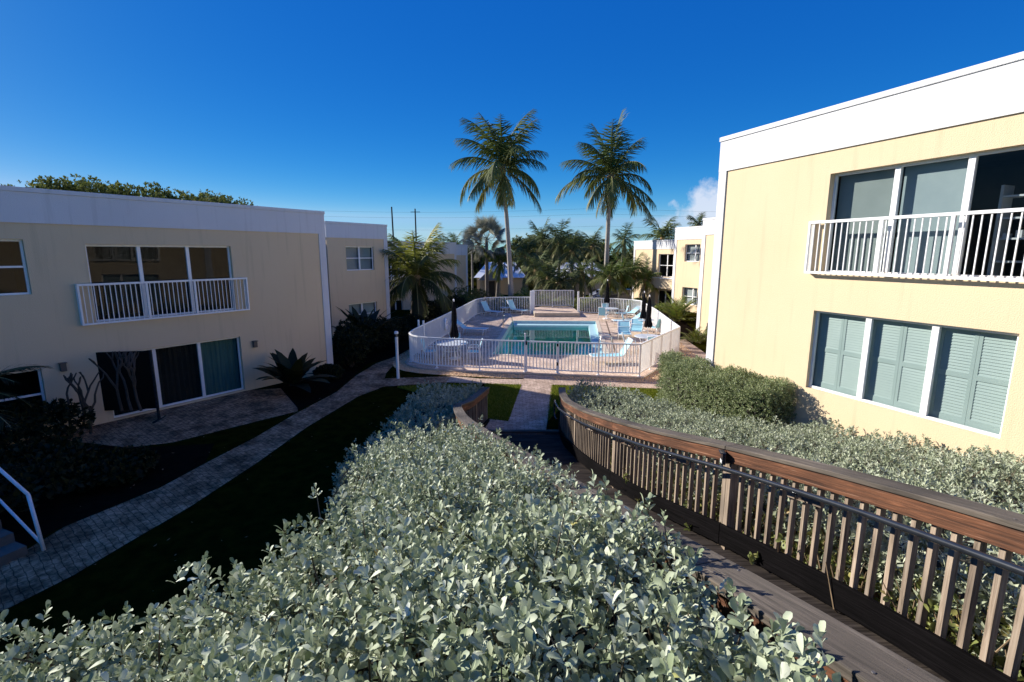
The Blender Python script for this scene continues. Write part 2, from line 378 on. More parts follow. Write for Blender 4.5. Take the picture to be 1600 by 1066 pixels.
def unit(a): return a/(np.linalg.norm(a, axis=1)[:, None]+1e-9)
def shoots(P, A, nl, size, spread=(.25, 1.15), stemlen=.07):
    """rosettes of leaves round shoot tips P with axes A"""
    n = len(P); A = unit(A)
    ref = np.tile(np.array([[.31, .2, .93]]), (n, 1)); U = unit(np.cross(A, ref)); V = np.cross(A, U)
    ph0 = rng.random(n)*6.283
    Ps, Ds, Ns, Ss, Rs = [], [], [], [], []
    sr = rng.random(n)
    for k in range(nl):
        ph = ph0+k*2.4+rng.normal(0, .25, n)
        fr = k/max(1, nl-1)
        ang = spread[1]*(1-fr)+spread[0]*fr+rng.normal(0, .16, n)
        rad = U*np.cos(ph)[:, None]+V*np.sin(ph)[:, None]
        d = A*np.cos(ang)[:, None]+rad*np.sin(ang)[:, None]
        nn = A*np.sin(ang)[:, None]-rad*np.cos(ang)[:, None]
        nn = nn+rng.normal(0, .36, (n, 3))
        Ps.append(P-A*(stemlen*(1-fr))[..., None] if np.ndim(fr) else P-A*stemlen*(1-fr)); Ds.append(d); Ns.append(nn)
        Ss.append(size*(.55+.8*rng.random(n))*(1-.25*fr)); Rs.append(np.clip(.55*sr+.45*rng.random(n), 0, 1))
    return np.concatenate(Ps), np.concatenate(Ds), np.concatenate(Ns), np.concatenate(Ss), np.concatenate(Rs)

# ------------------------------------------------------------ terrain
def lerp(pts, y):
    if y <= pts[0][0]: return pts[0][1]
    for (a, b), (c, d) in zip(pts, pts[1:]):
        if y <= c: return b+(d-b)*(y-a)/(c-a)
    return pts[-1][1]
ZCAP = [(-2, 4.23), (2.3, 3.22), (4.8, 2.63), (9.6, 1.48), (11.3, 1.14), (13.1, .98)]       # railing top by y
RAIL_R = [(-2, 2.45), (0, 2.62), (1.5, 2.72), (2.33, 2.68), (3.0, 2.62), (3.67, 2.52), (4.8, 2.26), (5.6, 2.02), (6.6, 1.76), (8.2, 1.5), (9.6, 1.37), (11.3, 1.24), (12.2, 1.22), (13.05, 1.3)]
RAIL_L = [(-2, 1.45), (0, 1.32), (1.1, 1.12), (2.08, .86), (3.16, .52), (4.5, .14), (5.9, -.25), (8, -.75), (10.3, -1.12)]
def zcap(y): return lerp(ZCAP, y)
def zdeck(y): return max(.03, zcap(y)-1.17)
def sstep(a, b, x):
    t = min(1, max(0, (x-a)/(b-a))); return t*t*(3-2*t)
def gh(x, y):
    z = -1.0*sstep(39, 50, y)
    if y < 13.5:
        xl = lerp(RAIL_L, y); xr = lerp(RAIL_R, y)
        zd = max(0, zdeck(y)-.25)
        if x < xl: m = zd*(1-sstep(.9, 3.6, xl-x)) if y > -1 else zd*(1-sstep(.9, 3.6, xl-x))
        elif x > xr: m = max(zd*(1-sstep(0, 4, x-xr)), min(1.15, zd+.4)*sstep(0, 1.5, x-xr))
        else: m = zd-.12
        z += m*(1-sstep(11.5, 13.4, y))
    return z

FENCE_A = [(.50, 18.52), (-.7, 18.68), (-1.9, 18.9), (-2.8, 19.12), (-3.35, 19.3), (-3.8, 19.56), (-4.12, 19.9), (-4.33, 20.4), (-4.36, 21.2), (-4.25, 22.3), (-3.76, 26.0), (-3.16, 31.0), (-2.6, 36.0), (-2.25, 36.9), (-1.5, 37.5), (-.3, 37.75), (1.5, 37.8)]
FENCE_B = [(1.77, 18.3), (3.25, 18.06), (4.76, 17.84), (6.2, 20.0), (7.66, 22.15), (8.1, 25.4), (8.55, 28.7), (8.87, 31.7), (9.15, 34.7), (8.75, 35.6), (7.6, 36.5), (5.15, 37.3)]
DECK = [(x, y) for x, y in reversed(FENCE_A)]+FENCE_B+[(5.0, 39.6), (1.5, 39.6)]
def offs(poly, d):
    c = Vector((sum(p[0] for p in poly)/len(poly), sum(p[1] for p in poly)/len(poly)))
    out = []
    n = len(poly)
    for i in range(n):
        a = Vector(poly[i-1]); b = Vector(poly[i]); e = Vector(poly[(i+1) % n])
        t = ((b-a).normalized()+(e-b).normalized())
        if t.length < 1e-6: t = (e-b)
        t.normalize(); nn = Vector((t.y, -t.x))
        if nn.dot(b-c) < 0: nn = -nn
        out.append(tuple(b+nn*d))
    return out
DECKO = offs(DECK, .18)
POOL = [(-.88, 21.9), (4.15, 21.65), (5.65, 32.9), (.02, 33.1)]
def inside(p, poly):
    x, y = p; c = False
    for i in range(len(poly)):
        x1, y1 = poly[i-1]; x2, y2 = poly[i]
        if (y1 > y) != (y2 > y) and x < (x2-x1)*(y-y1)/(y2-y1)+x1: c = not c
    return c
xs = [-900, -400, -200, -120, -80, -60, -45, -35, -28, -22]+list(np.arange(-18, 18.1, .5))+[20, 24, 30, 38, 50, 70, 100, 180, 400, 900]
ys = [-60, -30, -15, -8]+list(np.arange(-4, 52.1, .5))+[55, 60, 70, 85, 110, 150, 220, 400, 800, 1500]
mb = MB(); idx = {}
dk_in = offs(DECK, -.7)
for i, x in enumerate(xs):
    for j, y in enumerate(ys):
        idx[i, j] = len(mb.v); mb.v.append((x, y, gh(x, y)-.0)); mb.g.append((0, 0, 0))
for i in range(len(xs)-1):
    for j in range(len(ys)-1):
        if all(inside((xs[a], ys[b]), dk_in) for a in (i, i+1) for b in (j, j+1)): continue
        mb.f.append((idx[i, j], idx[i+1, j], idx[i+1, j+1], idx[i, j+1])); mb.mi.append(0)
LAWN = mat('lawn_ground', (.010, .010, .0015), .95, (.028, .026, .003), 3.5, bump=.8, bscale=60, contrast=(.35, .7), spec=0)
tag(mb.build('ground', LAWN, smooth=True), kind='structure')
def sheet(name, pts, z, m, kind='structure', holes=(), sub=None):
    b = MB(); b.poly(pts, z, holes, hf=None)
    o = b.build(name, m); tag(o, kind=kind); return o
# dark soil bed along the left buildings
sheet('planting_bed', [(-14, 5), (-7.75, 6.6), (-7.7, 7.6), (-7.05, 9.1), (-6.85, 10.3), (-7.3, 11.4), (-8.6, 11.2), (-11.0, 11.3), (-12, 12.5)], .006, SOIL)
sheet('planting_bed', [(-6.35, 13.9), (-5.95, 16), (-6.1, 20.3), (-5.4, 21.4), (-4.7, 22.2), (-3.4, 33), (-3.2, 38), (-6, 39), (-9.6, 27), (-7.2, 19), (-8.6, 16.2)], .006, SOIL)
sheet('planting_bed', [(7.4, 18.5), (8.6, 22), (9.6, 26), (10.7, 28), (11.8, 33), (13.3, 40.8), (11, 41), (9.3, 34), (8.2, 25)], .006, SOIL)
# paved paths
PL = [(-7.9, 5.0), (-7.64, 6.61), (-7.63, 7.67), (-7.0, 9.09), (-6.8, 10.3), (-6.5, 11.8), (-6.3, 13.61), (-5.9, 15.93), (-5.95, 18.2), (-5.75, 20.32), (-5.2, 21.9), (-4.6, 26), (-3.9, 31), (-3.3, 37), (-3.5, 41)]
PR = [(-2.7, 41), (-2.75, 37), (-3.3, 31), (-3.95, 26), (-4.62, 22.3), (-4.95, 20.5), (-4.9, 18.6), (-4.75, 17.75), (-2.2, 18.08), (-2.31, 17.18), (-4.49, 16.6), (-5.01, 15.41), (-5.5, 12.55), (-5.68, 10.23), (-5.93, 8.3), (-6.14, 7.4), (-6.35, 6.4), (-6.9, 5.0)]
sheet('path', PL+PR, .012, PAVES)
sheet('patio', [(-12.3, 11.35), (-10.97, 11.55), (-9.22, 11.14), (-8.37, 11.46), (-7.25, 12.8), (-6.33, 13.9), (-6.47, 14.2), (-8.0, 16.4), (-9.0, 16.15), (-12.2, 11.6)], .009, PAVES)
sheet('path', [(-2.32, 18.08), (-2.38, 17.18), (-1.32, 17.05), (.33, 16.85), (.42, 17.6), (-1.2, 17.72)], .014, PAVE)
sheet('path', [(-.22, 12.0), (.86, 12.0), (1.63, 18.28), (.52, 18.42)], .018, PAVE)
sheet('path', [(-1.05, 12.0), (-.21, 12.0), (-.1, 13.0), (-.8, 13.3)], .012, PAVE)
sheet('path', [(1.45, 16.85), (5.3, 16.3), (8.8, 20.2), (9.4, 26.2), (8.7, 26.3), (7.9, 21.7), (5.5, 17.35), (1.55, 17.6)], .014, PAVE)
# gravel border round the fence (stuff)
def gravel_field():
    P = []
    polyo = offs(DECK, .75)
    b = MB()
    L = []
    for i in range(len(DECKO)):
        a, c = DECKO[i-1], DECKO[i]
        if max(a[1], c[1]) > 27: continue
        a2, c2 = polyo[i-1], polyo[i]
        area = (Vector(a)-Vector(c)).length*.6
        for _ in range(int(area*420)):
            u, v = random.random(), random.random()*1.02
            x = (a[0]*(1-u)+c[0]*u)*(1-v)+(a2[0]*(1-u)+c2[0]*u)*v; y = (a[1]*(1-u)+c[1]*u)*(1-v)+(a2[1]*(1-u)+c2[1]*u)*v
            if .42 < x-(y-18.4)*.18 < 1.75 and y < 19: continue
            r = random.uniform(.012, .034); n = len(b.v)
            for k in range(5):
                an = k*1.257+random.random()*.6
                b.v.append((x+r*math.cos(an)*random.uniform(.7, 1.2), y+r*math.sin(an)*random.uniform(.7, 1.2), .008)); b.g.append((x, y, 0))
            b.v.append((x+r*random.uniform(-.3, .3), y+r*random.uniform(-.3, .3), .015+r*.8)); b.g.append((x, y, 0))
            for k in range(5): b.f.append((n+k, n+(k+1) % 5, n+5)); b.mi.append(0)
    return b
GRAV = mat('gravel_ground', (.44, .25, .12), .95, (.62, .42, .24), 30, bump=.8, bscale=60)
m = mat('gravel_stone', (.50, .29, .14), .85, (.74, .56, .36), 8, contrast=(.3, .7), coord='Object')
b = MB(); b.poly(offs(DECK, .78), .0, [DECKO]); 
b.v = [(x, y, .008) for x, y, z in b.v]
tag(b.build('gravel_bed', GRAV), kind='structure')
tag(gravel_field().build('gravel', m), 'loose tan gravel around the foot of the white pool fence', 'gravel', kind='stuff')
# pool deck sheet with the pool cut out and a raised kerb
COPO = offs(POOL, .32)
b = MB(); b.poly(DECKO, .07, [COPO]); tag(b.build('pool_deck', PAVED), kind='structure')
b = MB()
for i in range(len(DECKO)):
    a, c = DECKO[i-1], DECKO[i]; ai, ci = offs(DECKO, .05)[i-1], offs(DECKO, .05)[i]
    b.quad((*a, .066), (*c, .066), (*ci, .06), (*ai, .06)); b.quad((*ai, .06), (*ci, .06), (*ci, -.05), (*ai, -.05))
tag(b.build('deck_kerb', KERB), kind='structure')
# road and car park beyond
ASPH = mat('asphalt', (.055, .055, .058), .9, (.085, .085, .085), 5, bump=.4, bscale=80)
b = MB(); b.quad((-60, 50.5, -.985), (60, 50.5, -.985), (60, 62, -.985), (-60, 62, -.985)); tag(b.build('road', ASPH), kind='structure')

# grass blades on the lawn patches the sun reaches
def grass_patch(polys, dens):
    P = []
    for pl in polys:
        x0, x1 = min(p[0] for p in pl), max(p[0] for p in pl); y0, y1 = min(p[1] for p in pl), max(p[1] for p in pl)
        for _ in range(int((x1-x0)*(y1-y0)*dens)):
            x, y = random.uniform(x0, x1), random.uniform(y0, y1)
            if inside((x, y), pl): P.append((x, y, gh(x, y)))
    P = np.array(P); n = len(P)
    D = np.stack([rng.normal(0, .45, n), rng.normal(0, .45, n), np.ones(n)], 1); N = rng.normal(0, 1, (n, 3))
    o = scatter('grass', P, D, N, .05+.05*rng.random(n), 'blade', L_GRASS, W=np.full(n, 2.2)); return o
tag(grass_patch([[(-.95, 13.2), (-.95, 16.95), (.33, 16.8), (-.1, 13.0)], [(.98, 13.0), (1.4, 16.75), (5.3, 16.2), (4.8, 14.6), (1.6, 14.4)], [(-2.9, 15.6), (-4.0, 16.5), (-2.4, 16.9), (-1.1, 16.9), (-1.3, 14.6)]], 2600),
    'short lawn grass beside the paved garden paths', 'grass', kind='stuff')

# ------------------------------------------------------------ buildings
CURT_T = mat('teal_curtain', (.10, .22, .20), .8, (.06, .15, .14), 3, (9, 9, .3))
CURT_D = mat('dark_screen', (.014, .011, .008), .8, (.022, .018, .013), 3, (9, 9, .3))
BLIND = mat('roller_blind', (.22, .255, .25), .8, (.25, .285, .28), 2)
BLINDB = mat('blue_roller_blind', (.32, .38, .40), .8, (.28, .34, .36), 2)
BLINDW = mat('pale_blind', (.45, .46, .46), .8, (.38, .39, .4), 4)
SHUT = mat('teal_shutter', (.40, .48, .46), .55, (.37, .45, .43), 3)
def opening_parts(root, sp):
    """one window or sliding door: frame mesh > panes, blinds, mullions"""
    x0, x1, z0, z1 = sp['r']; mull = sp.get('m', []); rails = sp.get('h', []); dep = sp.get('dep', .10); fw = sp.get('fw', .05)
    f = MB(); Y0, Y1 = dep, dep+.06
    f.box(x0, x1, Y0, Y1, z0, z0+fw); f.box(x0, x1, Y0, Y1, z1-fw, z1)
    f.box(x0, x0+fw, Y0, Y1, z0+fw, z1-fw); f.box(x1-fw, x1, Y0, Y1, z0+fw, z1-fw)
    mw = sp.get('mw', .045)
    for q in mull: f.box(q-mw, q+mw, Y0-.012, Y1, z0+fw, z1-fw)
    ed = [x0+fw]+[v for q in mull for v in (q-mw, q+mw)]+[x1-fw]
    for k in range(0, len(ed), 2):
        for h in rails: f.box(ed[k], ed[k+1], Y0, Y1, h-.025, h+.025)
    name = sp.get('name', 'window')
    fo = f.build(name, WMET, root, bevel=.004)
    for k in range(0, len(ed), 2):
        g = MB(); g.quad((ed[k], Y0+.03, z0+fw), (ed[k+1], Y0+.03, z0+fw), (ed[k+1], Y0+.03, z1-fw), (ed[k], Y0+.03, z1-fw))
        g.build('pane', GLASS, fo)
        bl = sp.get('fill', [])
        kind = bl[k//2] if k//2 < len(bl) else None
        a, c = ed[k]-.03, ed[k+1]+.03
        if kind in ('blind', 'bluebl', 'pale'):
            q = MB(); q.box(a, c, Y1+.10, Y1+.11, z0+sp.get('bz', 0), z1); q.build('roller_blind', {'blind': BLIND, 'bluebl': BLINDB, 'pale': BLINDW}[kind], fo)
        elif kind in ('curt', 'screen'):
            q = MB(); n = 26
            for i in range(n):
                xa = a+(c-a)*i/n; xb = a+(c-a)*(i+1)/n; ya = Y1+.12+.02*math.sin(i*1.9); yb = Y1+.12+.02*math.sin((i+1)*1.9)
                q.quad((xa, ya, z0), (xb, yb, z0), (xb, yb, z1), (xa, ya, z1))
            q.build('curtain', CURT_T if kind == 'curt' else CURT_D, fo, smooth=True)
        elif kind == 'shut':
            mid = (a+c)/2
            for (u, v) in ((a+.0, mid-.002), (mid+.002, c-.0)):
                q = MB(); fr = .055; yy = Y1+.05
                q.box(u, u+fr, yy, yy+.03, z0+.03, z1-.02); q.box(v-fr, v, yy, yy+.03, z0+.03, z1-.02)
                q.box(u+fr, v-fr, yy, yy+.03, z0+.03, z0+.15); q.box(u+fr, v-fr, yy, yy+.03, z1-.12, z1-.02)
                zm = (z0+z1)/2+.02; q.box(u+fr, v-fr, yy, yy+.026, zm-.045, zm+.045)
                for za, zb_ in ((z0+.15, zm-.045), (zm+.045, z1-.12)):
                    n = 13; st = (zb_-za)/n
                    for i in range(n):
                        zc = za+st*(i+.5)
                        q.hexa([(u+fr, yy+.003, zc-st*.56), (v-fr, yy+.003, zc-st*.56), (v-fr, yy+.009, zc-st*.56), (u+fr, yy+.009, zc-st*.56),
                                (u+fr, yy+.018, zc+st*.56), (v-fr, yy+.018, zc+st*.56), (v-fr, yy+.024, zc+st*.56), (u+fr, yy+.024, zc+st*.56)])
                q.build('shutter', SHUT, fo)
        elif kind == 'shelf':
            q = MB()
            for s_ in (.25, .62, .95, 1.3): q.box(a+.15, c-.1, Y1+.5, Y1+.8, z0+s_, z0+s_+.03)
            q.box(a+.15, a+.19, Y1+.5, Y1+.8, z0, z0+1.5); q.box(c-.14, c-.1, Y1+.5, Y1+.8, z0, z0+1.5)
            for s_ in range(5): q.box(a+.25+s_*.16, a+.33+s_*.16, Y1+.55, Y1+.65, z0+.65, z0+.72+.05*(s_ % 3))
            q.build('shelf', mat('shelf_metal', (.5, .52, .55), .4), fo)
    return fo
def balcony(root, x0, x1, z0, z1, mids, out=.13, step=.115):
    b = MB()
    yb = -out
    b.box(x0, x1, yb-.03, yb+.03, z1-.055, z1)              # top rail
    b.box(x0, x1, yb-.02, yb+.02, z0, z0+.05)
    for xx in (x0+.02, x1-.02):
        b.box(xx-.02, xx+.02, yb+.031, -.001, z1-.05, z1-.005); b.box(xx-.02, xx+.02, yb+.021, -.001, z0+.003, z0+.045)
        b.box(xx-.022, xx+.022, yb-.022, yb+.022, z0+.05, z1-.055)
        b.box(xx-.022, xx+.022, -.05, -.002, z0+.045, z1-.05)
        b.box(xx-.008, xx+.008, -out*.55-.01, -out*.55+.01, z0+.045, z1-.05)
    for q in mids: b.box(q-.03, q+.03, yb-.024, yb+.024, z0+.05, z1-.055)
    o = b.build('balcony_railing', WMET, root, bevel=.003)
    p = MB(); n = int((x1-x0)/step)
    for i in range(1, n):
        xx = x0+(x1-x0)*i/n
        if any(abs(xx-q) < .045 for q in mids): continue
        p.box(xx-.009, xx+.009, yb-.009, yb+.009, z0+.05, z1-.055)
    p.build('baluster_row', WMET, o)
    return o
def building(name, label, P, rz, xa, xb, depth, z0, z1, zp, ops, strips, group, ystart=0, wallmat=None, cat='apartment building'):
    root = empty(name, (P[0], P[1], 0), rz); tag(root, label, cat, group)
    ops = [o for o in ops]
    X = sorted({xa, xb, *[v for o in ops for v in o['r'][:2]]}); Z = sorted({z0, zp, *[v for o in ops for v in o['r'][2:]]})
    wmb = MB()
    for i in range(len(X)-1):
        for j in range(len(Z)-1):
            cx, cz = (X[i]+X[i+1])/2, (Z[j]+Z[j+1])/2
            if any(o['r'][0] < cx < o['r'][1] and o['r'][2] < cz < o['r'][3] for o in ops): continue
            wmb.quad((X[i], 0, Z[j]), (X[i+1], 0, Z[j]), (X[i+1], 0, Z[j+1]), (X[i], 0, Z[j+1]))
    for o in ops:
        a, b_, c, d = o['r']; D = o.get('dep', .10)+.06
        wmb.quad((a, 0, c), (b_, 0, c), (b_, D, c), (a, D, c)); wmb.quad((a, 0, d), (a, D, d), (b_, D, d), (b_, 0, d))
        wmb.quad((a, 0, c), (a, D, c), (a, D, d), (a, 0, d)); wmb.quad((b_, 0, c), (b_, 0, d), (b_, D, d), (b_, D, c))
    wmb.quad((xa, 0, z0), (xa, 0, zp), (xa, depth, zp), (xa, depth, z0)); wmb.quad((xb, 0, z0), (xb, depth, z0), (xb, depth, zp), (xb, 0, zp))
    wmb.quad((xa, depth, z0), (xa, depth, zp), (xb, depth, zp), (xb, depth, z0))
    wmb.build('wall', wallmat or YEL, root)
    pb = MB(); t = .22; e = .035
    pb.box(xa-e, xb+e, -e, t, zp, z1-.11); pb.box(xa-e, xb+e, depth-t, depth+e, zp, z1-.11)
    pb.box(xa-e, xa+t, t, depth-t, zp, z1-.11); pb.box(xb-t, xb+e, t, depth-t, zp, z1-.11)
    pb.build('parapet', WHT, root)
    cb = MB(); e2 = .06
    cb.box(xa-e2, xb+e2, -e2, t+.03, z1-.108, z1); cb.box(xa-e2, xb+e2, depth-t-.03, depth+e2, z1-.108, z1)
    cb.box(xa-e2, xa+t+.03, t+.03, depth-t-.03, z1-.108, z1); cb.box(xb-t-.03, xb+e2, t+.03, depth-t-.03, z1-.108, z1)
    cb.build('parapet_cap', WHT, root, bevel=.01)
    rb = MB(); rb.quad((xa+t, t, z1-.5), (xb-t, t, z1-.5), (xb-t, depth-t, z1-.5), (xa+t, depth-t, z1-.5)); rb.build('roof', ROOF, root)
    for s in strips:
        sb = MB()
        if s == 'b':
            sb.box(xb-.24, xb+.03, -.03, .02, z0, zp-.002); sb.box(xb+.0, xb+.03, .02, .26, z0, zp-.002)
        else:
            sb.box(xa-.03, xa+.22, -.03, .02, z0, zp-.002); sb.box(xa-.03, xa, .02, .26, z0, zp-.002)
        sb.build('corner_strip', WHT, root)
    for o in ops:
        fo = opening_parts(root, o)
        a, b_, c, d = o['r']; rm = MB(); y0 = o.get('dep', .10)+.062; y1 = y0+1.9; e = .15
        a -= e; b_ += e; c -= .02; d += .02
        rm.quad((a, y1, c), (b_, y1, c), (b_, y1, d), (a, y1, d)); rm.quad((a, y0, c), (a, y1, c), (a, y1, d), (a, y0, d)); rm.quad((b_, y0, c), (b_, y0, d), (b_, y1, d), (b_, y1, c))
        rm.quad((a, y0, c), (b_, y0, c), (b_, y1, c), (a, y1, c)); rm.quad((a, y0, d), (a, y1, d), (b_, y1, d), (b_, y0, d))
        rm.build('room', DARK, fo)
        if 'bal' in o: balcony(root, *o['bal'])
    return root
LRZ = math.atan2(.83, .5577); RRZ = math.atan2(-.929, .369)
LG = 'cream apartment blocks west of the pool'; RG = 'cream apartment blocks east of the pool'
L1 = building('apartment_block', 'near shaded cream block with white parapet, long balcony window and dark sliding doors', (-7.11, 18.94), LRZ, -22, 0, 10, -.3, 6.15, 5.32, [
    dict(r=(-7.17, -3.48, 2.78, 4.83), m=[-5.97, -4.72], fill=[None, None, None], bal=(-7.5, -3.12, 2.74, 3.82, [-5.97, -4.72])),
    dict(r=(-10.4, -8.33, 3.61, 4.93), m=[-9.4], h=[4.28]),
    dict(r=(-7.1, -3.46, .06, 1.88), m=[-5.92, -4.7], fill=['screen', 'screen', 'curt'], name='sliding_door'),
    dict(r=(-10.4, -8.4, .42, 1.76), m=[-9.4], h=[1.1])], ['b'], LG)
L2 = building('apartment_block', 'shaded cream block with two four-pane windows one above the other', (-7.52, 29.99), LRZ, -4.15, 0, 9, -.3, 6.28, 5.43, [
    dict(r=(-2.97, -1.02, 3.65, 4.98), m=[-2.0], h=[4.33], fill=['bluebl', 'bluebl']),
    dict(r=(-2.98, -.97, .45, 1.78), m=[-2.0], h=[1.12], fill=['bluebl', 'bluebl'])], ['b'], LG)
L2b = building('apartment_block', 'recessed cream wing filling the gap between the two nearer shaded blocks', (-7.52, 29.99), LRZ, -13.4, -4.2, 6, -.3, 6.2, 5.4, [
    dict(r=(-7.0, -4.9, 2.8, 4.9), m=[-6.0], bal=(-7.2, -4.7, 2.75, 3.8, [-6.0]))], [], LG)
L2b.location = (-7.52-.83*2.5, 29.99+.5577*2.5, 0)
L3 = building('apartment_block', 'shaded cream block behind the bushy coconut palm, with dark ground-floor doors', (-5.41, 48), LRZ, -14, 0, 9, -1.6, 5.63, 4.55, [
    dict(r=(-5.46, -3.84, -1.15, .68), m=[-4.65], fill=['screen', 'screen'], name='sliding_door'),
    dict(r=(-8.6, -7.1, -1.15, .68), m=[-7.85], fill=['screen', 'screen'], name='sliding_door'),
    dict(r=(-9.2, -7.3, 1.95, 3.9), m=[-8.2], bal=(-9.4, -7.1, 1.9, 2.78, [-8.2]))], ['b'], LG)
L4 = building('apartment_block', 'last narrow end of the shaded row, right beside the white metal roofs', (-5.05, 56), LRZ, -4.5, 0, 7, -1.6, 5.55, 4.4, [
    dict(r=(-2.6, -1.8, 3.0, 4.0), m=[])], ['b'], LG)
R1 = building('apartment_block', 'large sunlit cream block with teal shuttered window below and white railed window above', (5.37, 13.18), RRZ, 0, 20, 10, .2, 7.5, 6.65, [
    dict(r=(2.99, 6.6, 4.2, 6.19), m=[4.19, 5.29], fill=['blind', 'bluebl', 'shelf'], bal=(2.74, 6.95, 4.18, 5.26, [4.19, 5.29]), dep=.13, name='window', mw=.05),
    dict(r=(2.95, 6.29, 1.70, 3.40), m=[4.05, 5.17], fill=['shut', 'shut', 'shut'], dep=.08, mw=.055),
    dict(r=(8.3, 10.2, 4.9, 6.2), m=[9.25], h=[5.6])], ['a'], RG)
R2 = building('apartment_block', 'sunlit cream block with a plain wall, second from the near shuttered one', (10.6, 27.81), RRZ, 0, 8.5, 10, -.3, 6.5, 5.6, [
    dict(r=(4.2, 6, 3.9, 5.2), m=[5.1], h=[4.6])], ['a'], RG)
R3 = building('apartment_block', 'sunlit cream block with small sash windows rising behind the yellow-green shrub', (13.37, 40.97), RRZ, 0, 9, 10, -.4, 6.66, 5.68, [
    dict(r=(1.22, 2.9, 3.96, 5.3), m=[2.3], h=[4.62], fill=['pale', 'pale'], dep=.12),
    dict(r=(1.18, 2.9, .55, 1.92), m=[2.3], h=[1.2], fill=['pale', 'pale'], dep=.12)], ['a'], RG)
R4 = building('apartment_block', 'cream block dappled with palm shadows at the far end of the sunny row', (11.77, 48), RRZ, 0, 6.9, 9, -1.6, 5.76, 4.97, [
    dict(r=(3.7, 6.3, 2.56, 4.54), m=[4.8, 5.6], h=[3.55], dep=.12),
    dict(r=(3.5, 6.3, -1.2, 1.35), m=[4.5, 5.5], dep=.35, name='sliding_door')], ['a'], RG)
b = MB(); b.box(3.45, 6.5, -.5, -.03, 1.55, 2.42); b.build('balcony_box', YEL, R4, bevel=.01)
b = MB(); b.box(3.4, 6.55, -.55, -.03, 2.425, 2.5); b.build('ledge', WHT, R4)
def wall_light(P, rz, x, z, label):
    o = MB(); o.box(x-.06, x+.06, -.12, -.003, z-.10, z+.10); o.box(x-.08, x+.08, -.14, -.003, z+.10, z+.125)
    q = o.build('wall_light', mat('bronze', (.10, .085, .075), .5), loc=(P[0], P[1], 0), rotz=rz, bevel=.008); tag(q, label, 'wall light', 'wall lights on the shaded block'); return q
wall_light((-7.11, 18.94), LRZ, -8.0, 1.72, 'small boxy wall light between the ground-floor window and the bare-branched shrub')
wall_light((-7.11, 18.94), LRZ, -3.02, 1.55, 'small boxy wall light between the sliding doors and the spiky plant')

# garden buildings with white metal roofs beyond the pool
MROOF = mat('white_metal_roof', (.74, .76, .79), .35, (.68, .70, .73), 3)
def pavilion(name, label, cx, cy, W, D, zg, ze, zr, pw, mirror=False, pd=4.0, px=0):
    r = empty(name, (cx, cy, 0)); tag(r, label, 'pool house', 'white metal roofed houses beyond the pool')
    b = MB(); b.box(-W/2+.4, W/2-.4, .4, D-.4, zg, ze); b.build('wall', YEL, r)
    b = MB(); h = D/2; o = .0
    A, B_, C_, D_ = (-W/2, 0, ze), (W/2, 0, ze), (W/2, D, ze), (-W/2, D, ze); E, F = (-W/2+h*.35, D/2, zr), (W/2-h*.35, D/2, zr)
    for q in ((A, B_, F, E), (C_, D_, E, F)): b.quad(*q)
    b.quad(D_, A, E, E); b.quad(B_, C_, F, F); b.quad(A, D_, C_, B_)
    n = int(W/.45)
    for i in range(1, n):
        x = -W/2+W*i/n; t = 1.0
        xx = min(max(x, -W/2+h*.35), W/2-h*.35)
        if abs(xx-x) < 1e-3: b.bar((x, 0, ze+.03), (x, D/2, zr+.03), .04, .05)
    b.build('roof', MROOF, r)
    # porch gable towards the pool
    p = MB(); zt = ze+(zr-ze)*.62; y0 = -pd
    zl = ze-.15
    p.quad((px-pw, y0, zl), (px, y0, zt), (px, D*.31, zt), (px-pw, .3, zl)); p.quad((px, y0, zt), (px+pw, y0, zl), (px+pw, .3, zl), (px, D*.31, zt))
    for i in range(1, 8):
        y = y0+(pd+.2)*i/8
        for s in (-1, 1): p.bar((px+s*pw, y, zl+.03), (px, y, zt+.03), .04, .05)
    p.quad((px-pw, y0+.02, zl-.002), (px+pw, y0+.02, zl-.002), (px+pw, .3, zl-.002), (px-pw, .3, zl-.002))
    p.build('porch_roof', MROOF, r)
    g = MB(); g.v += [(px-pw+.05, y0+.05, zl), (px+pw-.05, y0+.05, zl), (px, y0+.05, zt-.05)]; g.g += [(0, 0, 0)]*3; g.f.append((0, 1, 2)); g.mi.append(0)
    g.build('gable', mat('shaded_gable', (.20, .24, .32), .7), r)  # blue-grey of the shade put into the gable colour
    for s in (-1, 1):
        c = MB(); c.box(px+s*(pw-.35)-.14, px+s*(pw-.35)+.14, y0+.2, y0+.48, zg, zl); c.build('post', KERB, r)
    c = MB(); c.box(px-pw+.3, px+pw-.3, -1.2, -1.0, zg, zl); c.build('porch_wall', KERB, r)
    d = MB(); d.box(px-.5, px+.5, -1.26, -1.205, zg, zg+2.0); d.build('door', mat('dark_door', (.03, .03, .035), .6), r)
    return r
pavilion('pool_house', 'white metal roof with a shaded blue-grey porch gable, seen behind the left tall palm trunk', -1.6, 67, 7.2, 9, -1.05, 1.35, 3.35, 1.55, px=-1.2)
pavilion('pool_house', 'white metal roofed house with brownish gable half hidden by the thicket palms', 9.6, 67, 7.5, 9, -1.05, 1.5, 3.3, 1.7, px=-1.6)
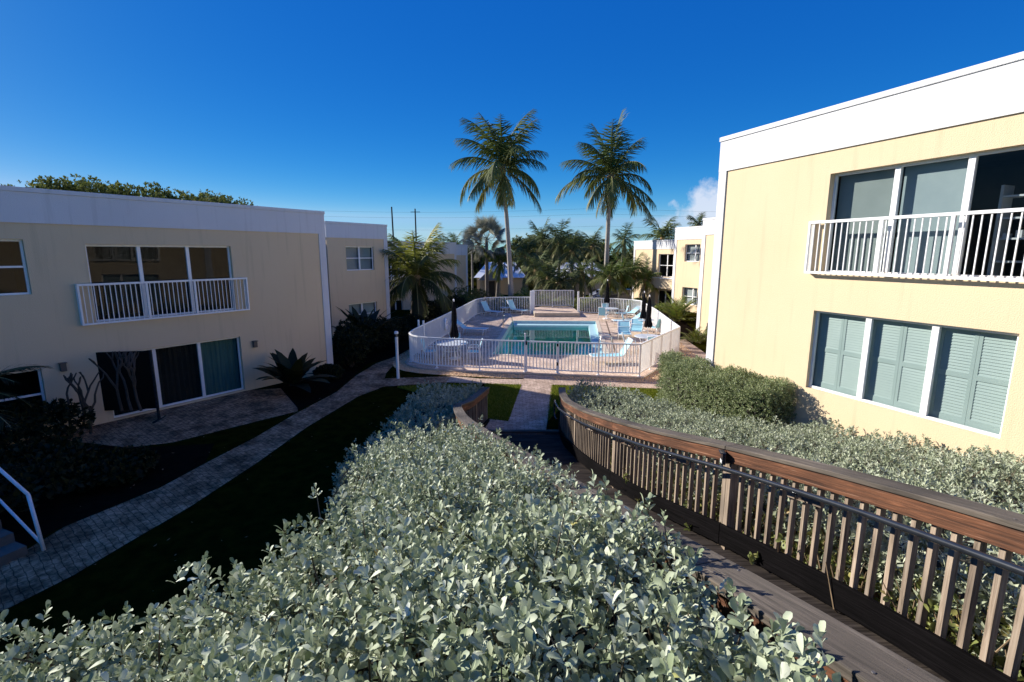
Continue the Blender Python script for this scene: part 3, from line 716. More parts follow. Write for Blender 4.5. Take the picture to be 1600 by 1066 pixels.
def far_house(label, x, y, W, D, zg, ze, zr, rm, wm):
    r = empty('house', (x, y, 0)); tag(r, label, 'house')
    b = MB(); b.box(-W/2, W/2, 0, D, zg, ze); b.build('wall', wm, r)
    b = MB(); o = .6; A, B_, C_, D_ = (-W/2-o, -o, ze), (W/2+o, -o, ze), (W/2+o, D+o, ze), (-W/2-o, D+o, ze); E, F = (-W/4, D/2, zr), (W/4, D/2, zr)
    b.quad(A, B_, F, E); b.quad(C_, D_, E, F); b.quad(D_, A, E, E); b.quad(B_, C_, F, F); b.quad(A, D_, C_, B_); b.build('roof', rm, r)
    for i in range(3):
        q = MB(); xx = -W/2+W*(i+.5)/3; q.box(xx-.7, xx+.7, -.04, -.002, ze-2.2, ze-.6); q.build('window', DARK, r)
far_house('far house with an orange tiled roof glimpsed under the right tall palm', 26, 112, 11, 8, -1.2, 1.6, 3.2, mat('orange_tile', (.50, .23, .11), .8, (.4, .17, .08), 9), mat('orange_wall', (.62, .42, .28), .8))
far_house('far white house glimpsed through the top of the palm thicket', 19.5, 140, 8, 8, -1.2, 5.0, 6.6, MROOF, WHT)

# ------------------------------------------------------------ pool
WATER = bpy.data.materials.new('pool_water'); WATER.use_nodes = True; t = WATER.node_tree; t.nodes.clear()
o_ = t.nodes.new('ShaderNodeOutputMaterial'); tr = t.nodes.new('ShaderNodeBsdfTransparent'); tr.inputs[0].default_value = (.16, .78, .72, 1)
gl = t.nodes.new('ShaderNodeBsdfGlossy'); gl.inputs['Roughness'].default_value = .01; fr = schlick(t, .03)
nz = t.nodes.new('ShaderNodeTexNoise'); nz.inputs['Scale'].default_value = 1.3; nz.inputs['Detail'].default_value = 3; bp = t.nodes.new('ShaderNodeBump'); bp.inputs['Strength'].default_value = .05; bp.inputs['Distance'].default_value = .08
tcw = t.nodes.new('ShaderNodeTexCoord'); t.links.new(tcw.outputs['Object'], nz.inputs[0]); t.links.new(nz.outputs['Fac'], bp.inputs['Height'])
mx = t.nodes.new('ShaderNodeMixShader'); t.links.new(fr, mx.inputs[0]); t.links.new(bp.outputs[0], gl.inputs['Normal'])
t.links.new(tr.outputs[0], mx.inputs[1]); t.links.new(gl.outputs[0], mx.inputs[2]); t.links.new(mx.outputs[0], o_.inputs[0])
pr = empty('swimming_pool', (2.3, 27, 0)); tag(pr, 'rectangular swimming pool with teal water and pale blue tiled rim', 'swimming pool')
P0 = (2.3, 27)
lp = [(x-P0[0], y-P0[1]) for x, y in POOL]; lc = [(x-P0[0], y-P0[1]) for x, y in offs(POOL, .34)]
b = MB(); b.poly(lc, .085, [lp])
for l in (lc,):
    for i in range(4): b.quad((*l[i-1], .085), (*l[i], .085), (*l[i], .0), (*l[i-1], .0))
b.build('coping', mat('pool_coping', (.66, .56, .43), .7, (.58, .48, .36), 5, bump=.2), pr)
TILE = pavers('pool_tile', (.42, .66, .74), (.34, .58, .68), (.5, .6, .65), .15, .15, offs=0)
b = MB()
for i in range(4): b.quad((*lp[i-1], -.42), (*lp[i], -.42), (*lp[i], .085), (*lp[i-1], .085))
b.build('tile_band', mat('pool_band', (.36, .56, .60), .4, (.42, .62, .66), 5), pr)
b = MB()
for i in range(4): b.quad((*lp[i-1], -1.9), (*lp[i], -1.9), (*lp[i], -.421), (*lp[i-1], -.421))
b.poly(lp, -1.9); b.build('basin', mat('pool_basin', (.45, .80, .74), .6, (.40, .74, .68), 2), pr)
def inset(a, b_, f): return (a[0]+(b_[0]-a[0])*f, a[1]+(b_[1]-a[1])*f)
b = MB()
BL, BR, FR, FL_ = lp[3], lp[2], lp[1], lp[0]
b.quad((*inset(BL, FL_, .075), -.10), (*inset(BR, FR, .075), -.10), (*BR, -.10), (*BL, -.10)); b.quad((*inset(FR, FL_, .085), -.10), (*FR, -.10), (*inset(BR, FR, .076), -.10), (*inset(inset(BR, FR, .076), inset(BL, FL_, .076), .085), -.10))
b.quad((*inset(BL, FL_, .075), -.4), (*inset(BR, FR, .075), -.4), (*inset(BR, FR, .075), -.101), (*inset(BL, FL_, .075), -.101)); b.quad((*inset(FR, FL_, .085), -.4), (*inset(inset(BR, FR, .076), inset(BL, FL_, .076), .085), -.4), (*inset(inset(BR, FR, .076), inset(BL, FL_, .076), .085), -.101), (*inset(FR, FL_, .085), -.101))
b.build('ledge', mat('pool_ledge', (.40, .60, .62), .5, (.46, .66, .68), 5), pr)
b = MB(); b.poly(lp, -.24); tag(b.build('pool_water', WATER, pr))
# ------------------------------------------------------------ pool fence
def along(pts, s):
    for a, b in zip(pts, pts[1:]):
        L = math.dist(a, b)
        if s <= L: return (a[0]+(b[0]-a[0])*s/L, a[1]+(b[1]-a[1])*s/L)
        s -= L
    return pts[-1]
def plen(pts): return sum(math.dist(a, b) for a, b in zip(pts, pts[1:]))
def fence(name, label, cat, pts, z0, h, nposts, pickets=True, group=None, tall=None, step=.125, first=0):
    r = empty(name, (*pts[0], z0)); ox, oy = pts[0]
    tag(r, label, cat, group)
    L = plen(pts)
    loc = lambda p, z: (p[0]-ox, p[1]-oy, z)
    t = MB()
    P = [Vector(loc(p, h-.025)) for p in pts]
    for a, b_ in zip(P, P[1:]): t.bar(a, b_, .055, .05, ext=.0)
    for p in P[1:-1]: t.lathe([(0, -.025), (.0275, -.025), (.0275, .025), (0, .025)], 10, tuple(p))
    t.build('top_rail', WMET, r)
    t = MB(); P = [Vector(loc(p, .12)) for p in pts]
    for a, b_ in zip(P, P[1:]): t.bar(a, b_, .032, .04)
    t.build('bottom_rail', WMET, r)
    for k in range(first, nposts):
        s = L*k/(nposts-1) if nposts > 1 else 0
        p = along(pts, s); q = MB(); hh = (tall or {}).get(k, h-.05)
        q.box(-.028, .028, -.028, .028, 0, hh); 
        if hh > h: q.lathe([(.028, hh), (.036, hh+.01), (.0, hh+.045)], 8)
        q.box(-.06, .06, -.06, .06, 0, .012)
        o = q.build('post', WMET, r, loc=loc(p, 0), bevel=.003)
    if pickets:
        # one panel of pickets between each two posts
        for k in range(nposts-1):
            s0, s1 = L*k/(nposts-1), L*(k+1)/(nposts-1); q = MB(); n = max(2, int((s1-s0)/step))
            for i in range(1, n):
                p = along(pts, s0+(s1-s0)*i/n); x, y = p[0]-ox, p[1]-oy
                q.box(x-.017, x+.017, y-.017, y+.017, .14, h-.05)
            q.build('picket_panel', WMET, r)
    return r
FG = 'white metal pool fence'
fence('pool_fence', 'white picket pool fence curving round the left side of the deck', 'fence', FENCE_A[:12], .066, 1.24, 10, group=FG, tall={0: 1.5})
fence('pool_fence', 'white picket fence behind the two left back deck chairs', 'fence', FENCE_A[11:], .066, 1.24, 6, group=FG, first=1)
fence('pool_fence', 'short front run of white pool fence right of the gate', 'fence', FENCE_B[:3], .066, 1.24, 3, group=FG)
fence('pool_fence', 'angled right run of white pool fence beside the green box hedge', 'fence', FENCE_B[2:5], .066, 1.24, 5, group=FG, first=1)
fence('pool_fence', 'long right run of white pool fence in front of the sunlit blocks', 'fence', FENCE_B[4:9], .066, 1.24, 9, group=FG, first=1)
fence('pool_fence', 'back right run of white pool fence behind the far umbrella', 'fence', FENCE_B[8:], .066, 1.24, 4, group=FG, first=1)
fence('pool_fence', 'raised white fence on top of the cream platform', 'fence', [(1.6, 39.4), (4.95, 39.4)], .36, 1.34, 3, group=FG)
g = fence('pool_gate', 'white pool gate with black hinges at the end of the paver walk', 'gate', [(.56, 18.51), (1.72, 18.31)], .10, 1.2, 2)
for z in (.28, 1.02):
    q = MB(); q.box(-.035, .035, -.05, .05, 0, .12); q.build('hinge', BLKM, g, loc=(1.17, -.2, z))
q = MB(); q.box(-.03, .03, -.05, .05, 0, .14); q.build('latch', BLKM, g, loc=(-.01, -.03, 1.05))
# raised platform at the back
pf = MB(); pf.box(1.62, 4.9, 35.2, 39.6, .0, .35); o = pf.build('pool_platform', KERB, bevel=.015); tag(o, 'raised cream platform behind the pool with a paved top', 'platform')
q = MB(); q.quad((1.68, 35.26, .354), (4.84, 35.26, .354), (4.84, 39.5, .354), (1.68, 39.5, .354)); q.build('paving', PAVED, o)
for x, lab in ((1.55, 'thick white pillar at the left corner of the raised platform'), (4.98, 'thin white pillar at the right corner of the raised platform')):
    q = MB(); wd = .17 if x < 2 else .06; q.box(-wd, wd, -wd, wd, 0, 1.72); tag(q.build('gate_pillar', WMET, loc=(x, 37.3 if x < 2 else 36.8, .07), bevel=.02), lab, 'pillar')

# ------------------------------------------------------------ wooden ramp
def rpt(side, y, dx=0, dz=0):
    return Vector((lerp(side, y)+dx, y, zcap(y)+dz))
def curve_pts(side, y0, y1, step=.5):
    # smooth the hand-measured polyline with a Catmull-Rom pass
    pts = [Vector((p[1], p[0])) for p in side]; out = []
    for i in range(len(pts)-1):
        p0 = pts[max(i-1, 0)]; p1 = pts[i]; p2 = pts[i+1]; p3 = pts[min(i+2, len(pts)-1)]
        n = max(2, int((p2-p1).length/step))
        for k in range(n):
            t = k/n; q = .5*((2*p1)+(p2-p0)*t+(2*p0-5*p1+4*p2-p3)*t*t+(3*p1-p0-3*p2+p3)*t*t*t); out.append(q)
    out.append(pts[-1])
    return [q for q in out if y0-.01 <= q.y <= y1+.01]
dk = empty('boardwalk_ramp', (.9, 12, 0)); tag(dk, 'weathered plank ramp running down between wooden railings to the paver walk', 'ramp')
CL = curve_pts(RAIL_L+[(12.1, -1.1)], -2, 12.1, .25); 
Rr = curve_pts(RAIL_R, -2, 13.05, .25)
def xat(c, y):
    for a, b in zip(c, c[1:]):
        if a.y <= y <= b.y: return a.x+(b.x-a.x)*(y-a.y)/max(1e-6, b.y-a.y)
    return c[0].x if y < c[0].y else c[-1].x
b = MB(); y = -1.9; K = Vector((.9, 12, 0))
while y < 12.0:
    xl = xat(CL, y)-.05; xr = xat(Rr, y)+.12
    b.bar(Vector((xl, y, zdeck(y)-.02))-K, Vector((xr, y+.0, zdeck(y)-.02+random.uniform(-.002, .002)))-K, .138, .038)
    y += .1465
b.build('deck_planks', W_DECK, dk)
b = MB(); b.bar(Vector((-1.15, 12.09, .04))-K, Vector((1.3, 12.09, .04))-K, .14, .09); b.build('end_board', W_CAP, dk)
b = MB()
for c, dx in ((CL, -.08), (Rr, .14)):
    for a, e in zip(c[::2], c[2::2]):
        if e.y > 12.05: break
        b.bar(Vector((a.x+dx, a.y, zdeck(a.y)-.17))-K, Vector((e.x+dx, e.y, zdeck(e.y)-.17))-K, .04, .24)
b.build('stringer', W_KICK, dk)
def railing(name, label, c, sgn, posts_y, ys, ye):
    """c: inner edge of the cap; sgn +1 when the outside is towards +x"""
    o0 = Vector((xat(c, ye), ye, 0)); r = empty(name, o0); tag(r, label, 'railing')
    def P(y, out, z):
        x = xat(c, y); x2 = xat(c, min(y+.05, c[-1].y)); d = Vector((x2-x, .05, 0)).normalized() if abs(x2-x) > 1e-6 or True else Vector((0, 1, 0))
        n = Vector((d.y, -d.x, 0))*sgn
        return Vector((x, y, z))+n*out-o0
    seams = [ys]+[p for p in posts_y if ys < p < ye]+[ye]
    cap = MB(); fas = MB(); kick = MB(); sub = MB()
    def sweep(mb_, s0, s1, oa, ob, ta, tb, og):
        n = max(2, int((s1-s0)/.2)); base = len(mb_.v)
        for i in range(n+1):
            yy = s0+.003+(s1-s0-.006)*i/n; z = zcap(yy)
            for o_, t_ in ((oa, ta), (ob, ta), (ob, tb), (oa, tb)):
                mb_.v.append(tuple(P(yy, o_, z+t_))); mb_.g.append((og+yy, o_, t_))
        for i in range(n):
            for k in range(4):
                a, b2 = base+4*i+k, base+4*i+(k+1) % 4; f = (a, b2, b2+4, a+4)
                mb_.f.append(f if sgn < 0 else tuple(reversed(f))); mb_.mi.append(0)
        for e_, fl in ((base, 0), (base+4*n, 1)):
            f = (e_, e_+3, e_+2, e_+1); mb_.f.append(f if (fl == 0) == (sgn < 0) else tuple(reversed(f))); mb_.mi.append(0)
    for s0, s1 in zip(seams, seams[1:]):
        oc, of_, ok = random.uniform(0, 50), random.uniform(0, 50), random.uniform(0, 50)
        sweep(cap, s0, s1, -.012, .175, -.040, 0, oc); sweep(fas, s0, s1, .004, .042, -.175, -.041, of_)
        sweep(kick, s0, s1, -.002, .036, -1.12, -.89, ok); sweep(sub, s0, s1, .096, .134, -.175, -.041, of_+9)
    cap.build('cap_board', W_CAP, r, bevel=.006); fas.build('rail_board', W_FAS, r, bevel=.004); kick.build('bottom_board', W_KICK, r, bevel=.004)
    sub.build('rail_board', W_FAS, r)
    scr = MB(); yy = ys+.3
    while yy < ye-.2:
        for o_ in (.03, .13):
            c0 = P(yy+random.uniform(-.02, .02), o_, zcap(yy)+.001); scr.lathe([(0, 0), (.006, 0), (.005, .0015), (0, .0018)], 8, tuple(c0))
        yy += .62
    scr.build('screw_heads', mat('screw', (.10, .09, .085), .6), r)
    for y in posts_y:
        q = MB(); p0 = P(y, .09, 0); zt = zcap(y)
        q.bar(p0+Vector((0, -.045, zt-1.45)), p0+Vector((0, -.045, zt-.176)), .09, .088, up=(0, 1, 0)); q.bar(p0+Vector((0, .05, zt-1.45)), p0+Vector((0, .05, zt-.176)), .09, .088, up=(0, 1, 0))
        q.build('post', W_BAL, r)
    y = ys+.1; 
    while y < ye-.05:
        if all(abs(y-p) > .13 for p in posts_y):
            q = MB(); p0 = P(y, .063, 0); zt = zcap(y); d = random.uniform(-.004, .004)
            q.bar(p0+Vector((d, 0, zt-1.13)), p0+Vector((-d, 0, zt-.10)), .04, .038, up=(0, 1, 0)); q.build('baluster', W_BAL, r)
        sl_ = math.hypot(1, (xat(c, y+.1)-xat(c, y))/.1); y += .132/sl_
    return r, P
rr, PR_ = railing('wooden_railing', 'long sunlit wooden railing with reddish rail boards, right of the ramp', Rr, 1, [1.15, 4.86, 7.5, 10.2, 12.9], .25, 13.0)
LL = curve_pts(RAIL_L, -2, 10.3, .25)
rl, PL_ = railing('wooden_railing', 'wooden railing left of the ramp, its cap half buried in silver bush', LL, -1, [1.9, 4.4, 7.3, 10.2], .25, 10.28)
FL = [Vector((-1.12, 10.3)), Vector((-.95, 11.2)), Vector((-.62, 13.05))]
rf, _ = railing('wooden_railing', 'short end piece of wooden railing beside the sunlit lawn patch', FL, -1, [10.45, 11.8, 12.95], 10.31, 13.03)
# black pipe handrail on its own brackets
hr = MB(); pts = []
y = .0
while y <= 12.3: pts.append(PR_(y, -.11, zcap(y)-.215)+Vector((xat(Rr, 13.0), 13.0, 0))); y += .25
e = pts[-1]; pts += [e+Vector((0, .08, -.04)), e+Vector((0, .12, -.14)), e+Vector((0, .10, -.36)), e+Vector((.01, .02, -.44)), e+Vector((.02, -.25, -.42))]
hr.tube(pts, .0235, 12)
hb = empty('handrail', (1.2, 12.3, 0)); tag(hb, 'round black pipe handrail fixed inside the right wooden railing', 'handrail')
o = hr.build('pipe', BLKM, hb, smooth=True); o.location = (-1.2, -12.3, 0)
for y in (1.9, 3.85, 5.6, 6.9, 8.6, 10.6):
    w0 = Vector((xat(Rr, 13.0), 13.0, 0)); a = PR_(y, -.11, zcap(y)-.24)+w0; c = PR_(y, -.02, zcap(y)-.29)+w0
    q = MB(); q.tube([a, a+Vector((.01, 0, -.05)), c], .009, 6); q.lathe([(.0, 0), (.03, 0), (.03, .012), (0, .012)], 8, tuple(a+Vector((0, 0, 0)))); q.build('bracket', STEEL, hb, loc=(-1.2, -12.3, 0))
    q = MB(); q.bar(PR_(y-.17, -.006, zcap(y-.17)-.28)+w0, PR_(y+.17, -.006, zcap(y+.17)-.28)+w0, .036, .085); q.build('mounting_block', W_BAL, hb, loc=(-1.2, -12.3, 0))
# step light on the post
q = MB(); w0 = Vector((xat(Rr, 13.0), 13.0, 0)); p = PR_(4.83, -.03, zcap(4.83)-.115)+w0
q.box(-.035, .0, -.05, .05, -.07, .05); q.box(-.06, .0, -.055, .055, .05, .06)
st = q.build('step_light', BLKM, loc=p, rotz=-.2, bevel=.006); tag(st, 'small black step light on the reddish railing board above the double post', 'light')
q = MB(); q.box(-.0385, -.0355, -.035, .035, -.062, -.03); q.build('lens', mat('lens', (.8, .8, .78), .3), st)

# ------------------------------------------------------------ silver buttonwood hedges
def hedge(name, label, cat, area, ztop, n_top, n_side, size, leafm, kind, nl, core, zlow, near=None, twigs=0, jitter=.05, sides=None, up=.5):
    """shoots over the clipped top and the flanks of a hedge whose plan is the polygon area"""
    r = empty(name, (area[0][0], area[0][1], 0)); tag(r, label, cat)
    off = np.array([area[0][0], area[0][1], 0.0])
    x0, x1 = min(p[0] for p in area), max(p[0] for p in area); y0, y1 = min(p[1] for p in area), max(p[1] for p in area)
    P, A, S = [], [], []
    def lump(x, y): return .07*math.sin(2.3*x+1.1*y)+.05*math.sin(4.1*y-3.0*x+1)+.035*math.sin(9*x+7*y)+.03*math.sin(15*x-11*y+2)
    tries = 0
    per = n_top
    while len(P) < per and tries < per*6:
        tries += 1
        x, y = random.uniform(x0, x1), random.uniform(y0, y1)
        if near and random.random() > near(x, y): continue
        if not inside((x, y), area): continue
        dpt = random.random()**1.6*.30
        z = ztop(x, y)+lump(x, y)+random.gauss(0, jitter)-dpt
        P.append((x, y, z)); A.append((random.gauss(0, .38), random.gauss(0, .38), 1)); S.append(size(x, y))
    C = sum(p[0] for p in area)/len(area), sum(p[1] for p in area)/len(area)
    edges = [(area[i-1], area[i]) for i in range(len(area))]
    L = [math.dist(a, b_)*(1 if sides is None else sides[i]) for i, (a, b_) in enumerate(edges)]
    for _ in range(n_side):
        i = random.choices(range(len(edges)), L)[0]; a, b_ = edges[i]; u = random.random()
        x, y = a[0]+(b_[0]-a[0])*u, a[1]+(b_[1]-a[1])*u
        nx, ny = (b_[1]-a[1]), -(b_[0]-a[0]); l = math.hypot(nx, ny)+1e-6; nx /= l; ny /= l
        if inside((x+nx*.1, y+ny*.1), area): nx, ny = -nx, -ny
        zt = ztop(x, y)+lump(x, y); zb = zlow(x, y); v = random.random()
        z = zb+(zt-zb)*v; k = random.gauss(0, jitter*1.2)-abs(random.gauss(0, .07))
        P.append((x+nx*k, y+ny*k, z)); A.append((nx+random.gauss(0, .35), ny+random.gauss(0, .35), up+random.gauss(0, .3))); S.append(size(x, y))
    P = np.array(P); A = np.array(A); S = np.array(S)
    lp_, ld, ln, ls, lr = shoots(P, A, nl, 1.0, stemlen=.055)
    lsz = ls*np.tile(S, nl)
    scatter('foliage', lp_-off, ld, ln, lsz, kind, leafm, lr, r)
    # woody core: a bumpy dark mass a little under the leaves
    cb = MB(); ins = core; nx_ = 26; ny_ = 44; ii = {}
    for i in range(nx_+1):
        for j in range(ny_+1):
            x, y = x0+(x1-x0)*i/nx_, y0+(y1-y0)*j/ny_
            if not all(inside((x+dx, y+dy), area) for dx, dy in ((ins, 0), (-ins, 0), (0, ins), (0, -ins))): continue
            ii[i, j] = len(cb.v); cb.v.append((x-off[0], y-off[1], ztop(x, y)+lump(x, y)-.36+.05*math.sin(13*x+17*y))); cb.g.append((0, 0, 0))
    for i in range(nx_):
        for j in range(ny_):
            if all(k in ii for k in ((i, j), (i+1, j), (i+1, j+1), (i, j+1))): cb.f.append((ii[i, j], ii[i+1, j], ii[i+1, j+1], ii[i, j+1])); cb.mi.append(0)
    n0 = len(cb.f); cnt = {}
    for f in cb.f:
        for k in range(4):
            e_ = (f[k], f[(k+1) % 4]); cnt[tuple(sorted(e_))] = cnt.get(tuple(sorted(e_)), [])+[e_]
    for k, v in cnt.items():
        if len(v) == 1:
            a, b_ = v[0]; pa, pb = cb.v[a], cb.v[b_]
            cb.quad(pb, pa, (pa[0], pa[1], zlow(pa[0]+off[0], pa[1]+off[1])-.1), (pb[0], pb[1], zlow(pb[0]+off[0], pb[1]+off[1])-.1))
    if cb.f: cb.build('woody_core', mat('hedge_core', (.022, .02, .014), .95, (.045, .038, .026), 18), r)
    if twigs:
        tb = MB()
        for _ in range(twigs):
            k = random.randrange(len(P)); p = Vector(P[k])-Vector(off); a = Vector(A[k]).normalized()
            q = p-a*random.uniform(.15, .35)+Vector((random.gauss(0, .06), random.gauss(0, .06), -random.uniform(0, .12)))
            tb.tube([q, (p+q)/2+Vector((random.gauss(0, .012), random.gauss(0, .012), 0)), p], [.006, .004, .002], 4, caps=False)
        tb.build('twigs', TWIG, r)
    return r
    return r
# near hedge, left of the ramp
def zt_near(x, y):
    xl = xat(LL, max(.3, min(10.2, y)))
    d = xl-x
    base = zcap(y)+.07-.03*max(0, d)
    base -= .27*sstep(.0, 2.6, d-.1)*d*.38
    return base
A1 = [(.50, .1), (.76, 1.1), (.72, 2.08), (.45, 3.16), (.04, 4.5), (-.28, 5.5), (-.42, 6.15), (-.95, 6.1), (-1.35, 5.3), (-1.5, 4.5), (-1.35, 3.9), (-1.02, 3.35), (-.95, 2.95), (-1.2, 2.5), (-1.6, 2.05), (-2.05, 1.7), (-2.7, 1.4), (-3.4, .9), (-3.2, .1)]
NEARW = lambda x, y: 1.0 if y < 2.2 else (.8 if y < 3.5 else .6)
def zlow_near(x, y): return max(gh(x, y), zt_near(x, y)-1.3)
SB = hedge('silver_bush', 'large silver-leaved buttonwood bush filling the foreground left of the ramp', 'bush', A1, zt_near, 13500, 4800,
      lambda x, y: .0425 if y < 2.5 else .039, L_SILV, 'obov', 8, .12, zlow_near, near=NEARW, twigs=2600, jitter=.075)
# taller stray shoots poking out of it
def stray(pts, root):
    ro = Vector(root.location)
    for x, y, z, h in pts:
        o = Vector((x, y, z)); P, A = [], []; top = Vector((random.gauss(0, .03), random.gauss(0, .03), h))
        for k in range(4):
            q = o+top*(.35+.65*k/3); P.append(tuple(q)); A.append((random.gauss(0, .5), random.gauss(0, .5), 1 if k == 3 else .6))
        lp_, ld, ln, ls, lr = shoots(np.array(P), np.array(A), 5, .055, stemlen=.03)
        f = scatter('shoot', lp_-np.array(o), ld, ln, ls, 'obov', L_SILV, np.minimum(lr, .9), root); f.location = o-ro
        tb = MB(); tb.tube([Vector((0, 0, -.15)), top], [.004, .002], 5); tb.build('stem', TWIG, f)
stray([(.66, 2.2, 3.18, .09), (-1.25, 2.4, 3.0, .15), (-.9, 3.1, 2.9, .05), (.3, 3.3, 2.95, .06), (-1.25, 4.1, 2.5, .08), (-.4, 5.6, 2.45, .06)], SB)

# low far hedge, left of the ramp, in the shade
A2 = [(-.42, 6.4), (-.85, 8.0), (-1.22, 10.2), (-1.08, 11.4), (-.78, 13.2), (-1.4, 13.55), (-2.0, 13.3), (-2.55, 11.6), (-2.75, 10.0), (-2.95, 8.2), (-2.6, 6.6), (-1.2, 5.9)]
A2 = [(x-.03, y) for x, y in A2]
hedge('silver_hedge', 'low shaded silver hedge beyond the foreground bush, left of the ramp end', 'hedge', A2,
      lambda x, y: 1.12+.10*sstep(9, 6, y)-.25*sstep(12.6, 13.6, y)-.12*sstep(-2.2, -2.9, x)+.0*x, 5200, 2600, lambda x, y: .06, L_SILVF, 'dia', 8, .14, lambda x, y: gh(x, y))
# hedge right of the ramp
def zt_right(x, y):
    d = x-xat(Rr, max(.3, min(13, y)))
    b_ = lerp([(0, 2.85), (2.7, 2.62), (4.8, 2.28), (7, 1.75), (9.6, 1.25), (11.5, .95), (14, .85)], y)
    return b_-.05*d+.12*sstep(2.5, 5, d)
A3 = [(2.95, .2), (2.98, 1.5), (2.95, 2.4), (2.88, 3.2), (2.72, 4.0), (2.5, 4.9), (2.26, 5.7), (2.0, 6.7), (1.75, 8.2), (1.62, 9.7), (1.5, 11.3), (1.5, 13.1), (2.0, 14.1), (3.1, 14.0), (3.8, 13.2), (4.5, 11.9), (5.1, 10.4), (6.45, 10.0), (7.0, 8.6), (7.7, 6.9), (8.8, 4.0), (9.3, .2)]
hedge('silver_hedge', 'long silver-green hedge between the right wooden railing and the sunlit building', 'hedge', A3, zt_right, 17000, 4200,
      lambda x, y: .066 if y < 6 else .06, L_SILVF, 'dia', 8, .18, lambda x, y: gh(x, y)+.1, near=lambda x, y: 1 if y > 3 else .8, twigs=1500,
      sides=[.1]+[1.0]*11+[1]*3+[.8]*7)
# clipped green box hedge by the corner of the sunlit building
A4 = [(4.6, 14.6), (4.35, 14.2), (4.45, 13.2), (4.75, 11.9), (5.3, 10.6), (5.65, 10.3), (6.35, 10.55), (5.9, 11.7), (5.4, 12.9), (5.3, 13.6), (5.0, 14.8)]
hedge('box_hedge', 'clipped green box hedge at the foot of the sunlit building corner', 'hedge', A4,
      lambda x, y: lerp([(10, 1.70), (12, 1.66), (14, 1.58), (15, 1.5)], y), 5200, 9500, lambda x, y: .047, L_HEDGE, 'dia', 6, .16, lambda x, y: gh(x, y)+.02, jitter=.035)
# undergrowth behind the right railing
def brush():
    r = empty('undergrowth', (3, 3, 0)); P, A = [], []; tb = MB(); o = Vector((3, 3, 0))
    for _ in range(950):
        y = random.uniform(.3, 8.5); x = xat(Rr, y)+random.uniform(.24, .6); z0 = gh(x, y)-.02; zt = zt_right(x, y)-.15
        if zt < z0+.2: continue
        p = Vector((x, y, z0)); q = Vector((x+random.gauss(0, .16), y+random.gauss(0, .2), random.uniform(z0+.4, zt)))
        m_ = (p+q)/2+Vector((random.gauss(0, .06), random.gauss(0, .06), 0)); tb.tube([p-o, m_-o, q-o], [.011, .008, .003], 5, caps=False)
        for k in range(5):
            t_ = p.lerp(q, random.random()); P.append(tuple(t_)); A.append((random.gauss(-.3, .6), random.gauss(0, .6), .4))
    tb.build('stems', mat('dry_stem', (.30, .21, .12), .9, (.16, .11, .06), 9), r)
    lp_, ld, ln, ls, lr = shoots(np.array(P), np.array(A), 5, .07, stemlen=.05)
    scatter('foliage', lp_-np.array(o), ld, ln, ls, 'obov', leafmat('underleaf', [(0, (.10, .13, .03)), (.5, (.24, .27, .08)), (.8, (.38, .36, .12)), (1, (.42, .27, .12))], .5, .3), lr, r)
    tag(r, 'tangled brown stems and yellow-green leaves seen through the right railing', 'undergrowth', kind='stuff'); return r
brush()

# ------------------------------------------------------------ palms
def frond_arrays(base, az, el, L, droop, nleaf, wid=.5, leaf=.75, hang=.5, twist=0, up=.35):
    """returns leaflet P,D,N,S and the rachis polyline"""
    pts = []; p = Vector(base); n = 14; e = el
    for i in range(n+1):
        pts.append(p.copy()); t = i/n
        e = el-droop*(t**1.35)
        p = p+Vector((math.cos(az)*math.cos(e), math.sin(az)*math.cos(e), math.sin(e)))*L/n
    P, D, N, S = [], [], [], []
    side = Vector((-math.sin(az), math.cos(az), 0))
    if twist: side = Matrix.Rotation(twist, 3, pts[3]-pts[2]) @ side
    for i in range(nleaf):
        t = .10+.90*(i+.5)/nleaf; f = t*n; k = min(int(f), n-1); q = pts[k].lerp(pts[k+1], f-k); tg = (pts[k+1]-pts[k]).normalized()
        ln = L*wid*leaf*(math.sin(math.pi*min(1, (.12+.82*t)))**.6)*(1 if t < .9 else .75)
        for s in (-1, 1):
            upv = side.cross(tg)*(1 if True else -1)
            if upv.z < 0: upv = -upv
            d = side*s*(.78-.3*t)+tg*(.5+.45*t)+upv*up*(1-t)+Vector((0, 0, -hang*random.uniform(.6, 1.4)))+Vector((random.gauss(0, .07), random.gauss(0, .07), random.gauss(0, .07)))
            P.append(tuple(q)); D.append(tuple(d)); N.append(tuple(upv+side*s*.3)); S.append(ln*random.uniform(.85, 1.1))
    return P, D, N, S, pts
RACH = mat('palm_rachis', (.16, .17, .06), .5, (.24, .2, .09), 4)
def trunk_mesh(h, r0, r1, lean, n=18, flare=1.6):
    b = MB(); pts, rr_ = [], []
    for i in range(n+1):
        t = i/n; pts.append((lean[0]*t**1.6, lean[1]*t**1.6, h*t)); rr_.append((r0+(r1-r0)*t)*(1+(flare-1)*math.exp(-t*14))*(1+.04*math.sin(i*2.7)))
    b.tube(pts, rr_, 14); return b, Vector(pts[-1])
